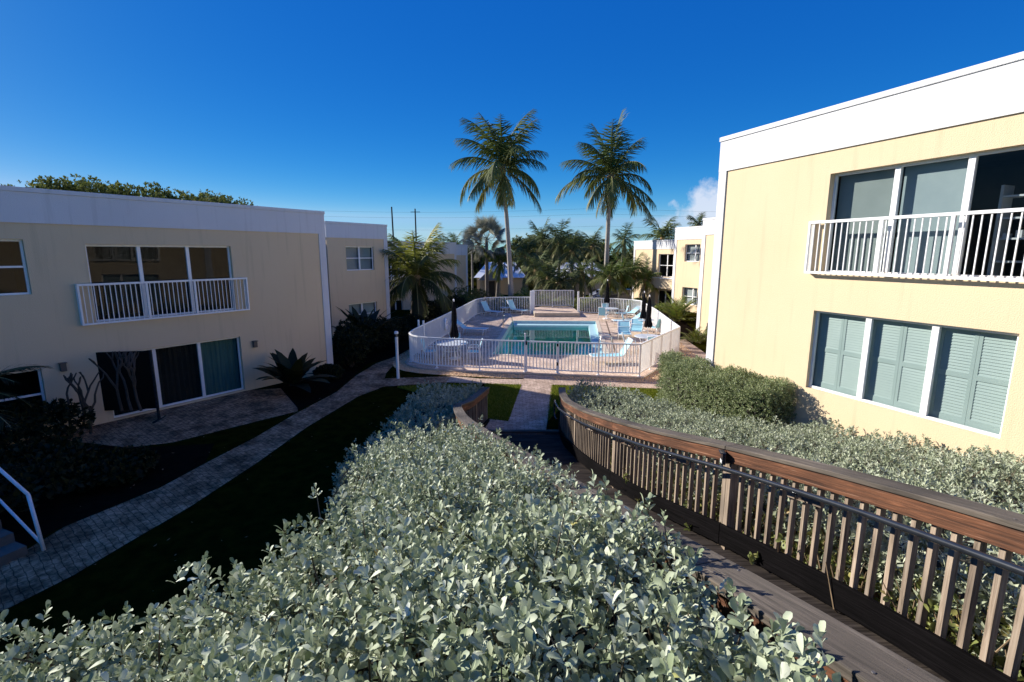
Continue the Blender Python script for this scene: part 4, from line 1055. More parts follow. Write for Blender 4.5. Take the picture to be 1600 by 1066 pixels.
def coconut(name, label, loc, h, L, nf, lean=(0, 0), r0=.24, r1=.15, parts=True, group=None, m=None, nleaf=50, tm=None, elr=(-.75, 1.45), dead=3, seed=None, leafw=1.0, dr=1.0, cat='palm tree', wid=.42):
    if seed is not None: random.seed(seed)
    r = empty(name, loc); tag(r, label, cat, group)
    tb, top = trunk_mesh(h, r0, r1, lean); tb.build('trunk', tm or TRUNK, r, smooth=True)
    allP, allD, allN, allS, allR = [], [], [], [], []; rb = MB(); frs = []
    for i in range(nf):
        f = i/(nf-1); el = elr[1]+(elr[0]-elr[1])*(f**1.15)+random.gauss(0, .08); az = i*2.399+random.gauss(0, .15)
        dr_ = (1.35+.6*random.random()-.95*max(0, el/1.45)**1.5)*dr if el > -.2 else .75*dr
        LL_ = L*(.82+.24*random.random())
        P, D, N, S, pts = frond_arrays(top+Vector((0, 0, .15)), az, el, LL_, dr_, nleaf, hang=.62+.45*f, wid=wid*leafw*1.06)
        c0 = f*.75
        rnd = [min(1, max(0, c0+random.gauss(0, .1))) for _ in P]
        if parts:
            fr = MB(); fr.tube(pts, [.035*(1-k/len(pts))+.008 for k in range(len(pts))], 5, caps=False); fo = fr.build('frond', RACH, r)
            scatter('leaflets', P, D, N, S, 'blade', m or L_PALM, np.array(rnd), fo, W=np.full(len(P), 1.0))
        else:
            allP += P; allD += D; allN += N; allS += S; allR += rnd; rb.tube(pts, [.035*(1-k/len(pts))+.006 for k in range(len(pts))], 4, caps=False)
    if dead:
        P, D, N, S = [], [], [], []
        for _ in range(dead):
            a, b_, c, d, pts = frond_arrays(top+Vector((0, 0, -.1)), random.uniform(0, 6.28), -1.0, L*.6, .5, 22, hang=.9); P += a; D += b_; N += c; S += d
        scatter('dead_fronds', P, D, N, S, 'blade', L_PALMB, None, r)
    # fibre and boots under the crown
    q = MB(); q.lathe([(r1*1.0, -.5), (r1*1.9, -.12), (r1*2.3, .15), (r1*1.2, .45), (0, .7)], 12, tuple(top)); q.build('crown_base', mat('palm_fibre', (.36, .23, .10), .9, (.18, .12, .06), 9), r)
    if not parts:
        c = scatter('crown', allP, allD, allN, allS, 'blade', m or L_PALM, np.array(allR), r)
        rb.build('rachises', RACH, c)
    return r
random.seed(3)
coconut('coconut_palm', 'tall coconut palm with curved grey trunk, left of the two tall ones', (-.05, 42, -.4), 11.7, 5.1, 24, lean=(-.75, 0), r0=.235, r1=.14, group='tall coconut palms', seed=5, tm=TRUNKP, elr=(-.55, 1.5))
coconut('coconut_palm', 'tall coconut palm with straight trunk, right of the two tall ones', (8.93, 47, -.9), 12.2, 5.6, 22, lean=(.1, 0), r0=.26, r1=.16, group='tall coconut palms', seed=22, tm=TRUNKP, elr=(-.5, 1.5))
coconut('coconut_palm', 'bushy dark coconut palm shading the left fence corner', (-6.4, 31.6, 0), 2.9, 3.7, 24, lean=(.3, -.2), r0=.22, r1=.16, seed=9, elr=(-.5, 1.45), tm=BARK, m=L_OLIVE, nleaf=64, wid=.42, dead=3)
def xz(px, Y): return (px-800)/766*Y*1.0
BG = [  # px, Y, height over z=-1, frond length, fronds, label, material
    (715, 72, 7.0, 2.6, 15, 'small feathery palm peeping over the far shaded roof', L_PALM),
    (822, 58, 6.0, 3.0, 20, 'dark date palm on the left of the thicket beyond the pool', L_PALMB),
    (846, 63, 7.6, 3.3, 22, 'tallest date palm on the left side of the thicket', L_PALMB),
    (872, 60, 7.5, 3.2, 22, 'bushy date palm crowning the middle of the thicket', L_PALMB),
    (893, 58, 6.4, 3.0, 20, 'dark rounded date palm just left of the right tall trunk', L_PALMB),
    (924, 64, 7.0, 2.8, 18, 'slim date palm touching the right tall trunk', L_PALMB),
    (968, 78, 8.0, 3.1, 16, 'lone feathery palm against the sky right of the right tall trunk', L_PALM),
    (1028, 58, 7.9, 3.2, 22, 'full palm rising behind the dappled far block', L_PALM),
    (1088, 60, 9.2, 2.0, 16, 'small palm top showing above the sunny row of roofs', L_PALM),
    (856, 50, 3.6, 2.8, 20, 'low brownish palm in front of the thicket, left', L_PALMB),
    (880, 49, 3.2, 2.6, 20, 'low brownish palm in front of the thicket, centre', L_PALMB),
    (838, 53, 4.3, 2.8, 20, 'low palm between the left tall trunk and the thicket', L_PALMB),
    (905, 52, 3.9, 2.6, 18, 'low palm leaning over the right white roof', L_PALM),
    (777, 60, 5.0, 2.4, 16, 'yellowish palm between the silver fan palm and the left tall trunk', L_BRT),
]
for i, (px, Y, h, L, nf, lab, m_) in enumerate(BG):
    coconut('date_palm' if m_ is L_PALMB else 'feather_palm', lab, (xz(px, Y), Y, -1.05), h-L*.25, L, nf, lean=(random.uniform(-.4, .4), 0), r0=.2, r1=.15, parts=False, group='palms beyond the pool', m=m_, nleaf=30, wid=.45, seed=100+i, dead=2 if i % 2 else 0, leafw=1.15, elr=(-.8, 1.45))
# small palms by the far fence whose shadows fall on the dappled block
for i, (px, Y, h, L, nf, lab) in enumerate((
        (948, 44.5, 2.7, 2.2, 15, 'small sunlit palm at the foot of the right tall trunk'), (966, 45.5, 3.1, 2.3, 15, 'green clump palm between the black umbrella and the dark car'),
        (985, 46.5, 3.4, 2.3, 15, 'green palm shading the left end of the dappled block'), (1003, 44.6, 2.6, 2.0, 14, 'drooping palm close against the dappled wall'), (938, 46.5, 3.0, 2.0, 12, 'thin palm just left of the right tall trunk'))):
    coconut('feather_palm', lab, (xz(px, Y), Y, gh(xz(px, Y), Y)-.05), h, L, nf, lean=(.2, 0), r0=.09, r1=.07, parts=False, group='small palms by the far fence', m=L_BRT if i % 2 else L_PALM, nleaf=30, wid=.45, seed=300+i, dead=0, tm=TRUNKP, elr=(-.45, 1.4), leafw=1.2)
def fan_leaf(P, D, N, S, base, az, el, pet, rad, n=22, spread=2.6):
    c = Vector(base)+Vector((math.cos(az)*math.cos(el), math.sin(az)*math.cos(el), math.sin(el)))*pet
    fwd = (c-Vector(base)).normalized(); side = Matrix.Rotation(random.uniform(-1.2, 1.2), 3, fwd) @ Vector((-math.sin(az), math.cos(az), 0)); nn = fwd.cross(side)
    for k in range(n):
        a = -spread/2+spread*k/(n-1); d = fwd*math.cos(a)+side*math.sin(a)
        P.append(tuple(c)); D.append(tuple(d+Vector((0, 0, -.12*abs(a))))); N.append(tuple(nn if nn.z > 0 else -nn)); S.append(rad*(1-.12*abs(a))*random.uniform(.9, 1.1))
    return c
def fan_palm(name, label, loc, h, nlv, pet, rad, m, r0=.25, skirt=6, elr=(-.9, 1.4), tm=None, group=None):
    r = empty(name, loc); tag(r, label, 'palm tree', group); b, top = trunk_mesh(h, r0, r0*.8, (0, 0), flare=1.3); b.build('trunk', tm or TRUNK, r, smooth=True)
    P, D, N, S = [], [], [], []; pb = MB()
    for i in range(nlv):
        f = i/(nlv-1); el = elr[1]+(elr[0]-elr[1])*f+random.gauss(0, .1); c = fan_leaf(P, D, N, S, top, i*2.399, el, pet*random.uniform(.8, 1.1), rad)
        pb.tube([top, c], [.03, .015], 4, caps=False)
    c_ = scatter('crown', P, D, N, S, 'blade', m, None, r, W=np.full(len(P), 1.7)); pb.build('petioles', RACH, c_)
    if skirt:
        P, D, N, S = [], [], [], []
        for i in range(skirt): fan_leaf(P, D, N, S, top+Vector((0, 0, -.2)), i*2.4, -1.25, pet*.6, rad*.8, 14, 1.8)
        scatter('dead_leaves', P, D, N, S, 'blade', L_PALMB, None, r, W=np.full(len(P), 2.2))
    return r
random.seed(44)
fan_palm('silver_fan_palm', 'big round-crowned silver fan palm left of the tall trunks', (xz(761, 60), 60, -1.05), 7.2, 34, 1.7, 1.45, L_BISM, .24, 4)
fan_palm('cabbage_palm', 'smaller grey fan palm with a pale slim trunk and brown skirt', (xz(738.5, 62), 62, -1.05), 7.0, 22, .9, .9, L_BISM, .14, 8, tm=TRUNKP)

# broadleaf trees: tapered trunk, limbs, crown of leaf clumps
def leafy_tree(name, label, loc, h, rx, ry, rz_, n, m, leaf=.16, group=None, clumps=26, seed=1, flat=0, cat='tree'):
    random.seed(seed); r = empty(name, loc); tag(r, label, cat, group)
    b = MB(); b.tube([(0, 0, 0), (.1, 0, h*.3), (.05, .1, h*.62)], [.22, .17, .12], 8)
    C = []
    for i in range(clumps):
        u = random.uniform(0, 6.283); v = random.uniform(-.55, 1); q = math.sqrt(max(0, 1-v*v))*random.uniform(.55, 1)
        C.append(Vector((rx*q*math.cos(u), ry*q*math.sin(u), h-rz_+rz_*min(v, 1-flat)*random.uniform(.75, 1.0))))
    for c in C[:9]: b.tube([(.05, .05, h*.4), ((c.x)*.5, c.y*.5, (h*.45+c.z)/2), tuple(c)], [.09, .05, .02], 5, caps=False)
    b.build('trunk', BARK, r, smooth=True)
    P, A = [], []
    for _ in range(n):
        c = random.choice(C); s = min(rx, rz_)*.36
        d = Vector((random.gauss(0, 1), random.gauss(0, 1), random.gauss(.15, .8))).normalized()*s*random.random()**.4
        p = c+d; P.append(tuple(p)); A.append((d.x+random.gauss(0, .2), d.y+random.gauss(0, .2), abs(d.z)+.4*s))
    lp_, ld, ln, ls, lr = shoots(np.array(P), np.array(A), 5, leaf, stemlen=leaf*.4)
    scatter('crown', lp_, ld, ln, ls, 'dia', m, lr, r, W=np.full(len(lp_), 1.4)); return r
ROOFT = [(-30, 24, 7.4), (-26.5, 25.5, 7.6), (-23.5, 27, 7.7), (-20.6, 28, 7.65), (-18.2, 29.5, 7.6), (-15.8, 31, 7.2)]
ROOFL = ['sparse tree top over the far left end of the shaded roof', 'thin crown standing above the shaded roof left of centre', 'broad leafy crown rising over the shaded roof', 'tallest leafy crown over the middle of the shaded roof', 'leafy crown over the roof towards the pool', 'last low leafy crown sinking behind the shaded roof']
for i, (x, y, h) in enumerate(ROOFT):
    leafy_tree('sea_grape_tree', ROOFL[i], (x, y, 0), h+(.3, .6, .8, .65, .35, -.15)[i], 3.6, 2.2, 2.4, 7000 if i > 1 else 2600, L_TREE, .17, 'trees behind the shaded block', 70, 60+i, flat=.25)
TL = [(-30, 95, 7.5, 'left-hand green tree of the far tree line, behind the utility poles'), (-19, 90, 6.4, 'green tree of the far tree line behind the dark palm'), (-11, 86, 6.0, 'green tree of the far tree line left of the silver fan palm'), (-5.5, 84, 5.6, 'green tree of the far tree line below the silver fan palm'),
      (3, 84, 7.2, 'dark tree behind the left part of the palm thicket'), (9, 86, 7.6, 'dark tree behind the middle of the palm thicket'), (14, 84, 6.6, 'dark tree behind the right tall trunk'), (23.5, 92, 5.6, 'low tree beneath the lone feathery palm'), (29, 90, 6.0, 'tree beside the orange-roofed house'), (36, 85, 6.6, 'tree behind the dappled block')]
for i, (x, y, h, lab) in enumerate(TL):
    leafy_tree('broadleaf_tree', lab, (x, y, -1.05), h+1, 5.0, 3, 3.2, 1600, L_TREE if i < 4 else L_PALM, .42, 'far tree line', 30, 80+i)
random.seed(12)
bt = MB()
def band(name, label, x0, x1, y, h, m, n):
    r = np.random.default_rng(5)
    P = np.stack([r.uniform(x0, x1, n), r.uniform(y, y+9, n), -1.1+h*(r.random(n)**.8)*(.85+.15*np.sin(r.uniform(0, 6, n)))], 1)
    A = np.stack([r.normal(0, .5, n), r.normal(-.4, .4, n), np.full(n, .9)], 1)
    lp_, ld, ln, ls, lr = shoots(P, A, 5, .5, stemlen=.2); tag(scatter(name, lp_, ld, ln, ls, 'dia', m, lr, W=np.full(len(lp_), 1.6)), label, 'vegetation', kind='stuff')
band('vegetation', 'dense far-off green scrub closing the view beyond the pool houses', -75, 75, 100, 5.2, L_TREE, 9000)
band('undergrowth', 'dark undergrowth filling the foot of the palm thicket', .5, 12, 72, 4.6, L_PALM, 1500)

# shrubs ------------------------------------------------------------------
def spray(name, label, loc, n, L, m, kind='strap', W=1.0, el=(.35, 1.4), seg=1, group=None, cat='shrub', stems=True, droop=.25, rad=.12):
    r = empty(name, loc); tag(r, label, cat, group); P, D, N, S = [], [], [], []
    for i in range(n):
        az = i*2.399+random.gauss(0, .3); e = random.uniform(*el)
        d = Vector((math.cos(az)*math.cos(e), math.sin(az)*math.cos(e), math.sin(e)))
        P.append((math.cos(az)*rad*random.random(), math.sin(az)*rad*random.random(), random.uniform(0, .15))); D.append(tuple(d)); N.append((-math.cos(az)*math.sin(e), -math.sin(az)*math.sin(e), math.cos(e))); S.append(L*random.uniform(.7, 1.1))
    f = scatter('foliage', P, D, N, S, kind, m, None, r, W=np.full(n, W))
    if stems:
        b = MB()
        for i in range(6): b.tube([(random.gauss(0, rad*.4), random.gauss(0, rad*.4), 0), (random.gauss(0, rad), random.gauss(0, rad), L*.35)], [.02, .01], 5)
        b.build('stem', BARK, r)
    return r
def clump_palm(name, label, loc, nf, L, m, group=None, el=(.35, 1.45), seed=0, cat='shrub', leafw=1.0, droop=1.0, nleaf=24):
    """areca-like clump: feather fronds from the ground"""
    random.seed(seed); r = empty(name, loc); tag(r, label, cat, group); P, D, N, S = [], [], [], []; b = MB()
    for i in range(nf):
        a, d, n_, s, pts = frond_arrays((random.gauss(0, .15), random.gauss(0, .15), .0), i*2.399+random.gauss(0, .2), random.uniform(*el), L*random.uniform(.75, 1.1), droop*random.uniform(.7, 1.2), nleaf, hang=.2, wid=.42*leafw)
        P += a; D += d; N += n_; S += s; b.tube(pts, [.02*(1-k/len(pts))+.005 for k in range(len(pts))], 4, caps=False)
    scatter('foliage', P, D, N, S, 'blade', m, None, r, W=np.full(len(P), 1.3)); b.build('stem', RACH, r); return r
def bush(name, label, loc, rx, ry, h, n, m, leaf=.1, group=None, cat='shrub', seed=1):
    random.seed(seed); r = empty(name, loc); tag(r, label, cat, group); P, A = [], []
    for _ in range(n):
        d = Vector((random.gauss(0, 1), random.gauss(0, 1), random.gauss(.3, .8))).normalized()*random.random()**.35
        P.append((d.x*rx, d.y*ry, h*.5+d.z*h*.5)); A.append((d.x, d.y, abs(d.z)+.3))
    lp_, ld, ln, ls, lr = shoots(np.array(P), np.array(A), 5, leaf, stemlen=leaf*.4); scatter('foliage', lp_, ld, ln, ls, 'dia', m, lr, r, W=np.full(len(lp_), 1.5))
    b = MB()
    for i in range(7): b.tube([(random.gauss(0, .05), random.gauss(0, .05), 0), (random.gauss(0, rx*.4), random.gauss(0, ry*.4), h*.6)], [.03, .012], 5)
    b.build('stem', BARK, r); return r
G1 = 'bright shrubs beyond the pool fence'
for i, (px, Y, L, nf, m_, lab) in enumerate([
        (797, 41.5, 1.9, 26, L_BRT, 'yellow-green clump palm left of the bright shrubs behind the fence'), (822, 43, 2.4, 28, L_BRT, 'tall yellow-green clump palm beside the left tall trunk'),
        (845, 42, 2.0, 24, L_BRT, 'green clump palm behind the left pillar of the platform'), (865, 43.5, 1.5, 20, L_PALM, 'dark low clump palm behind the raised fence, left'), (893, 43, 1.5, 20, L_PALM, 'dark low clump palm behind the raised fence, right'),
        (913, 41, 1.5, 24, L_BRT, 'light green clump right of the raised fence'), (930, 42, 1.4, 20, L_PALM, 'dark green clump left of the black back umbrella'), (975, 40.5, 1.3, 22, L_PALM, 'dark clump in front of the parked car'), (990, 39.5, 1.3, 20, L_BRT, 'green clump at the back right fence corner')]):
    clump_palm('clump_palm', lab, (xz(px, Y), Y, gh(xz(px, Y), Y)), nf, L, m_, G1, seed=400+i)
for i, (px, Y, rx, h, lab) in enumerate([(772, 40, .8, .9, 'dark rounded shrub behind the left back deck chair'), (808, 40.5, .9, 1.0, 'dark rounded shrub behind the right back deck chair'), (735, 41, 1.2, 1.3, 'dark shrub at the left back bend of the fence'), (725, 46, 1.6, 2.4, 'dark shrub under the last shaded block'), (745, 52, 1.6, 2.0, 'dark shrub beside the left white roofed porch'),
                                       (1000, 42.5, .8, 1.1, 'dark leafy shrub by the dappled block doors'), (880, 45, 2.2, 1.3, 'long dark shrub behind the raised fence'), (845, 46, 1.8, 1.5, 'dark shrub in the left gap of the thicket'), (925, 46, 1.5, 1.2, 'dark shrub right of the raised fence')]):
    bush('shrub', lab, (xz(px, Y), Y, gh(xz(px, Y), Y)-.05), rx, .8, h, 420, L_TREE if i in (1, 5) else L_PALM, .15, 'dark shrubs behind the pool fence', seed=500+i)
# sunny bed on the right
clump_palm('clump_palm', 'yellow-green spiky shrub in front of the small sash windows', (11.35, 33.5, 0), 34, 2.1, L_BRT, seed=601, droop=.7, leafw=.8)
clump_palm('clump_palm', 'lower green shrub against the plain sunlit block', (9.7, 25.2, 0), 26, 1.15, L_BRT, seed=602, droop=.9, leafw=.8)
bush('shrub', 'low green ground shrub beside the dappled block doors', (12.6, 39.6, -.1), 1.0, 1.4, .7, 500, L_BRT, .11, seed=603)
bush('shrub', 'small round green shrub behind the right fence bend', (10.6, 36.6, 0), .7, .9, .6, 350, L_BRT, .1, seed=604)
# shaded bed on the left
random.seed(71)
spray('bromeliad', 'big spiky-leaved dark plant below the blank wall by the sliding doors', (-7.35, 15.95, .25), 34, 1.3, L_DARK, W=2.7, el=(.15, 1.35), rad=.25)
DS = 'dark shrubs along the shaded blocks'
for i, (x, y, rx, h, lab) in enumerate([(-6.55, 19.6, .7, 1.7, 'dark bushy shrub at the corner of the near shaded block'), (-6.9, 21.5, 1.0, 1.9, 'dark bushy shrub in the gap between the shaded blocks'), (-6.5, 23.6, 1.0, 1.6, 'dark shrub below the four-pane windows, left'), (-6.3, 25.8, .9, 1.2, 'dark shrub below the four-pane windows, right'),
                                       (-5.9, 28.4, .8, 1.1, 'dark low shrub beside the white corner strip'), (-6.8, 17.7, .5, .5, 'low dark shrub under the spiky plant'), (-5.6, 33, 1.0, 1.4, 'dark shrub around the foot of the corner palm'), (-5.2, 36, 1.1, 1.3, 'dark shrub left of the fence, beyond the palm'), (-4.6, 39, 1.0, 1.3, 'dark shrub by the far left fence'),
                                       (-9.6, 8.6, 1.6, .9, 'dark shrub beside the white stair rail'), (-11.5, 11.0, 1.3, 1.1, 'dark shrub below the small ground-floor window'), (-8.3, 9.5, .8, .5, 'low dark shrub along the shaded path'), (-12.8, 9.6, 1.4, 1.6, 'tall dark shrub at the far left wall')]):
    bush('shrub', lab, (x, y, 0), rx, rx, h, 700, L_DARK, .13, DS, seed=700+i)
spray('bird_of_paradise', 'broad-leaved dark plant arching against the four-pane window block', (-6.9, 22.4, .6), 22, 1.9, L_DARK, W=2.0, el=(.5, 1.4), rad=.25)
clump_palm('dark_palm', 'drooping dark palm fronds at the left edge over the small window', (-11.7, 9.9, 1.6), 14, 1.7, L_DARK, seed=720, cat='palm', el=(.0, .9), droop=1.2)
b = MB(); b.tube([(0, 0, -1.6), (0, 0, .1)], [.12, .09], 8); q = b.build('trunk', BARK, bpy.data.objects['dark_palm'])
def frangipani(loc, label):
    r = empty('frangipani', loc); tag(r, label, 'shrub'); b = MB()
    def br(p, d, L, rad, k):
        e = p+d*L; b.tube([p, (p+e)/2+Vector((random.gauss(0, .02), random.gauss(0, .02), 0)), e], [rad, rad*.9, rad*.8], 6)
        if k == 0: return
        for s in range(random.choice((1, 2, 3))):
            a = random.uniform(0, 6.28); t = Vector((math.cos(a)*.75, math.sin(a)*.75, 1.0)); br(e, (d*.6+t*.6).normalized(), L*.72, rad*.8, k-1)
    for i in range(3): br(Vector((i*.25-.25, 0, 0)), Vector((random.gauss(0, .35), random.gauss(0, .2), 1)).normalized(), .62, .035, 3)
    b.build('branches', BARK, r); return r
random.seed(77)
frangipani((-10.95, 11.85, .1), 'bare stubby-branched frangipani against the shaded wall')
frangipani((-9.95, 12.3, .55), 'bare stubby-branched frangipani peeking over the dark folding screen')

# ------------------------------------------------------------ pool furniture
def umbrella(label, x, y, h=2.66, zb=1.02, r=.16, seed=0):
    random.seed(seed); o = empty('patio_umbrella', (x, y, .07)); tag(o, label, 'umbrella', 'closed black pool umbrellas')
    b = MB(); b.tube([(0, 0, .05), (0, 0, h-.06)], .02, 10); b.build('pole', WMET, o, smooth=True)
    b = MB(); b.lathe([(0, 0), (.24, 0), (.25, .05), (.05, .09), (.03, .3), (0, .3)], 16); b.build('base', WMET, o)
    b = MB(); n = 32; prof = [(.025, h-.10), (.05, h-.2), (.075, h-.35), (.10, h-.6), (.105, zb+.75), (.095, zb+.55), (.13, zb+.35), (.175, zb+.15), (.16, zb+.03), (.11, zb)]
    for i, (rr_, z) in enumerate(prof):
        for k in range(n):
            a = 2*math.pi*k/n; fold = 1+(.32 if i > 1 else .08)*math.cos(a*8+z*.9)*(.4+.6*i/len(prof))+.08*math.sin(a*3+z*4)
            b.v.append((rr_*fold*math.cos(a), rr_*fold*math.sin(a), z+(.03*math.sin(a*8) if i == len(prof)-1 else 0))); b.g.append((0, 0, 0))
    for i in range(len(prof)-1):
        for k in range(n): b.f.append((i*n+k, i*n+(k+1) % n, (i+1)*n+(k+1) % n, (i+1)*n+k)); b.mi.append(0)
    c = b.build('canopy', BLK, o, smooth=True)
    b = MB(); b.lathe([(.11, zb+.62), (.115, zb+.66), (.11, zb+.70)], 16); b.build('strap', BLK, c)
    b = MB(); b.lathe([(0, h+.02), (.03, h), (.035, h-.05), (.03, h-.1), (.0, h-.11)], 12); b.build('finial', WMET, o, smooth=True)
    return o
umbrella('closed black umbrella above the front left white table', -2.49, 20.91, 2.6, .95, seed=1)
umbrella('closed black umbrella at the far white table behind the pool', 6.62, 34.1, 2.75, 1.15, seed=2)
umbrella('closed black umbrella nearer the fence of the right-hand pair, white-tipped', 6.88, 24.5, 2.48, .86, seed=3)
umbrella('closed black umbrella, farther of the right-hand pair', 7.72, 28.6, 2.36, .76, seed=4)
def table(label, x, y, r=.6, h=.72, low=False):
    o = empty('patio_table', (x, y, .07)); tag(o, label, 'table', 'white patio tables')
    b = MB(); b.lathe([(0, h-.03), (r-.02, h-.03), (r, h-.02), (r, h), (r-.03, h+.01), (.03, h), (0, h)], 32); b.build('table_top', FROST, o)
    for k in range(4):
        a = .78+k*1.5708; q = MB(); q.tube([(r*.75*math.cos(a), r*.75*math.sin(a), h-.03), (r*.55*math.cos(a), r*.55*math.sin(a), .4), (r*.8*math.cos(a), r*.8*math.sin(a), 0)], .018, 8); q.build('leg', CHAIRF, o, smooth=True)
    q = MB(); q.lathe([(r*.55, .38), (r*.55+.015, .395), (r*.55, .41), (r*.55-.015, .395), (r*.55, .38)], 24); q.build('stretcher', CHAIRF, o)
    return o
table('front left round table under the closed umbrella', -2.62, 20.9, .72)
table('far round table behind the right end of the pool', 6.9, 34.4, .6)
table('near right round table beside the black umbrella pair', 6.35, 22.6, .62)
table('second right round table half hidden behind the umbrella pair', 7.75, 28.4, .55)
table('small low table between the two back deck chairs', -.55, 37.0, .38, .5)
def chair_proto():
    o = empty('patio_chair', (0, 0, .07))
    tubes = [[(-.26, -.25, 0), (-.26, -.24, .42), (-.28, -.2, .62), (-.28, .18, .64), (-.26, .27, .45), (-.26, .33, 0)], [(.26, -.25, 0), (.26, -.24, .42), (.28, -.2, .62), (.28, .18, .64), (.26, .27, .45), (.26, .33, 0)]]
    for t_ in tubes:
        b = MB(); b.tube(t_, .017, 8); b.build('arm', CHAIRF, o, smooth=True)
    b = MB(); b.tube([(-.24, -.26, .41), (-.24, .22, .38), (-.24, .38, .92), (0, .4, .95), (.24, .38, .92), (.24, .22, .38), (.24, -.26, .41), (-.24, -.26, .41)], .016, 8); b.build('frame', CHAIRF, o, smooth=True)
    b = MB(); b.hexa([(-.23, -.25, .405), (.23, -.25, .405), (.23, .22, .375), (-.23, .22, .375), (-.23, -.25, .42), (.23, -.25, .42), (.23, .22, .39), (-.23, .22, .39)]); b.build('seat', SLING, o)
    b = MB(); b.hexa([(-.23, .225, .39), (.23, .225, .39), (.23, .24, .385), (-.23, .24, .385), (-.23, .37, .91), (.23, .37, .91), (.23, .385, .905), (-.23, .385, .905)]); b.build('backrest', SLING, o)
    return o
def chaise_proto(back=.95):
    o = empty('chaise_lounge', (0, 0, .07))   # head at +y, feet at -y
    H = .34; cb, sb = math.cos(back), math.sin(back)
    for s in (-1, 1):
        b = MB(); b.tube([(s*.32, -.98, H), (s*.32, .32, H), (s*.32, .32+.78*cb, H+.78*sb)], .02, 8); b.build('side_rail', CHAIRF, o, smooth=True)
        for yy in (-.8, .35):
            b = MB(); b.tube([(s*.32, yy-.05, H), (s*.34, yy+.02, 0)], .018, 8); b.build('leg', CHAIRF, o, smooth=True)
    b = MB(); b.tube([(-.32, .32+.78*cb, H+.78*sb), (.32, .32+.78*cb, H+.78*sb)], .02, 8); b.tube([(-.32, -.98, H), (.32, -.98, H)], .02, 8); b.tube([(-.32, .75, 0.02), (-.3, .55, H+.2), (.3, .55, H+.2), (.32, .75, .02)], .015, 8); b.build('cross_bar', CHAIRF, o, smooth=True)
    b = MB(); n = 10
    for i in range(n):
        y0, y1 = -.97+1.28*i/n, -.97+1.28*(i+1)/n; z0, z1 = H+.012-.03*math.sin(math.pi*i/n), H+.012-.03*math.sin(math.pi*(i+1)/n)
        b.quad((-.31, y0, z0), (.31, y0, z0), (.31, y1, z1), (-.31, y1, z1))
    b.build('seat', SLING, o, smooth=True)
    b = MB(); b.hexa([(-.31, .325, H+.0), (.31, .325, H+.0), (.31, .34, H-.01), (-.31, .34, H-.01), (-.31, .325+.77*cb, H+.775*sb), (.31, .325+.77*cb, H+.775*sb), (.31, .34+.77*cb, H+.765*sb), (-.31, .34+.77*cb, H+.765*sb)]); b.build('backrest', SLING, o)
    return o
cp = chair_proto(); lp0 = chaise_proto(.62); lp1 = chaise_proto(1.05)
CH = [(6.25, 33.3, 2.6, 'chair with its back to the pool at the far white table'), (7.75, 34.2, -1.7, 'chair on the right side of the far white table'), (6.9, 35.5, 0.2, 'chair behind the far white table'),
      (-3.5, 20.7, 1.5, 'chair left of the front left table'), (-1.65, 20.6, -1.5, 'chair right of the front left table'), (-2.6, 21.95, .1, 'chair beyond the front left table'),
      (5.45, 22.2, 1.3, 'chair on the pool side of the near right table'), (6.3, 21.6, 2.9, 'chair between the near right table and the angled fence'), (7.35, 23.2, -1.9, 'chair beside the black umbrella pair'),
      (7.0, 29.3, 1.2, 'chair on the pool side of the second right table'), (8.05, 27.5, -2.4, 'chair near the long right fence')]
for i, (x, y, a, lab) in enumerate(CH):
    o = cp if i == 0 else copy_tree(cp); o.location = (x, y, .07); o.rotation_euler.z = a; tag(o, 'aqua sling '+lab, 'chair', 'aqua sling patio chairs')
LO = [(-1.55, 36.0, 0.95, 1, 'aqua lounge with raised back, left of the two behind the pool'), (.35, 37.0, .85, 1, 'aqua lounge with raised back, right of the two behind the pool'), (-2.35, 27.6, 1.35, 0, 'aqua lounge beside the left fence in the shade'),
      (8.3, 34.9, -1.25, 0, 'aqua lounge with its head to the far right fence'), (7.4, 31.0, -1.45, 0, 'aqua lounge lying across beyond the umbrella pair'), (6.1, 26.3, -.18, 0, 'aqua lounge lengthwise along the pool side'),
      (7.0, 27.3, -.3, 0, 'aqua lounge next to the farther right umbrella'), (4.25, 20.1, -1.5, 1, 'aqua lounge just inside the front fence with its back raised')]
for i, (x, y, a, k, lab) in enumerate(LO):
    src = (lp1 if k else lp0); o = src if i in (0, 2) else copy_tree(src); o.location = (x, y, .07); o.rotation_euler.z = a; tag(o, lab, 'lounge chair', 'aqua chaise lounges')
# pool ladder rails, entry rail, life ring, post light
def hoop(label, p, d, h=.75, w_=.55):
    o = empty('pool_handrail', (*p, .08)); tag(o, label, 'handrail'); D = Vector((*d, 0)).normalized(); S = Vector((-D.y, D.x, 0))
    for s in (-.26, .26):
        b = MB(); b.tube([S*s, S*s+Vector((0, 0, h*.8)), S*s+D*.12+Vector((0, 0, h)), S*s+D*.4+Vector((0, 0, h)), S*s+D*w_+Vector((0, 0, h*.75)), S*s+D*(w_+.12)+Vector((0, 0, -.35))], .022, 8); b.build('rail', STEEL, o, smooth=True)
    return o
hoop('curved steel ladder rails on the left pool edge', (-.55, 30.6), (1, -.05)); hoop('curved steel entry rail at the front right pool corner', (4.6, 22.3), (-1, .2), .8)
b = MB(); n = 24
for i in range(n):
    pass
ring = MB(); ring.tube([(0, .3*math.cos(a*2*math.pi/24), .3*math.sin(a*2*math.pi/24)) for a in range(25)], .055, 8); o = ring.build('life_ring', WMET, loc=(-3.62, 26.6, .78), smooth=True); tag(o, 'white life ring hanging on the left fence behind the black umbrella', 'life ring')
q = MB()
for k in range(4):
    a = k*math.pi/2+.78; q.tube([(-.0, .3*math.cos(a)+.06*math.cos(a), .3*math.sin(a)+.06*math.sin(a)), (.06, .3*math.cos(a), .3*math.sin(a)), (0, .24*math.cos(a), .24*math.sin(a))], .01, 5)
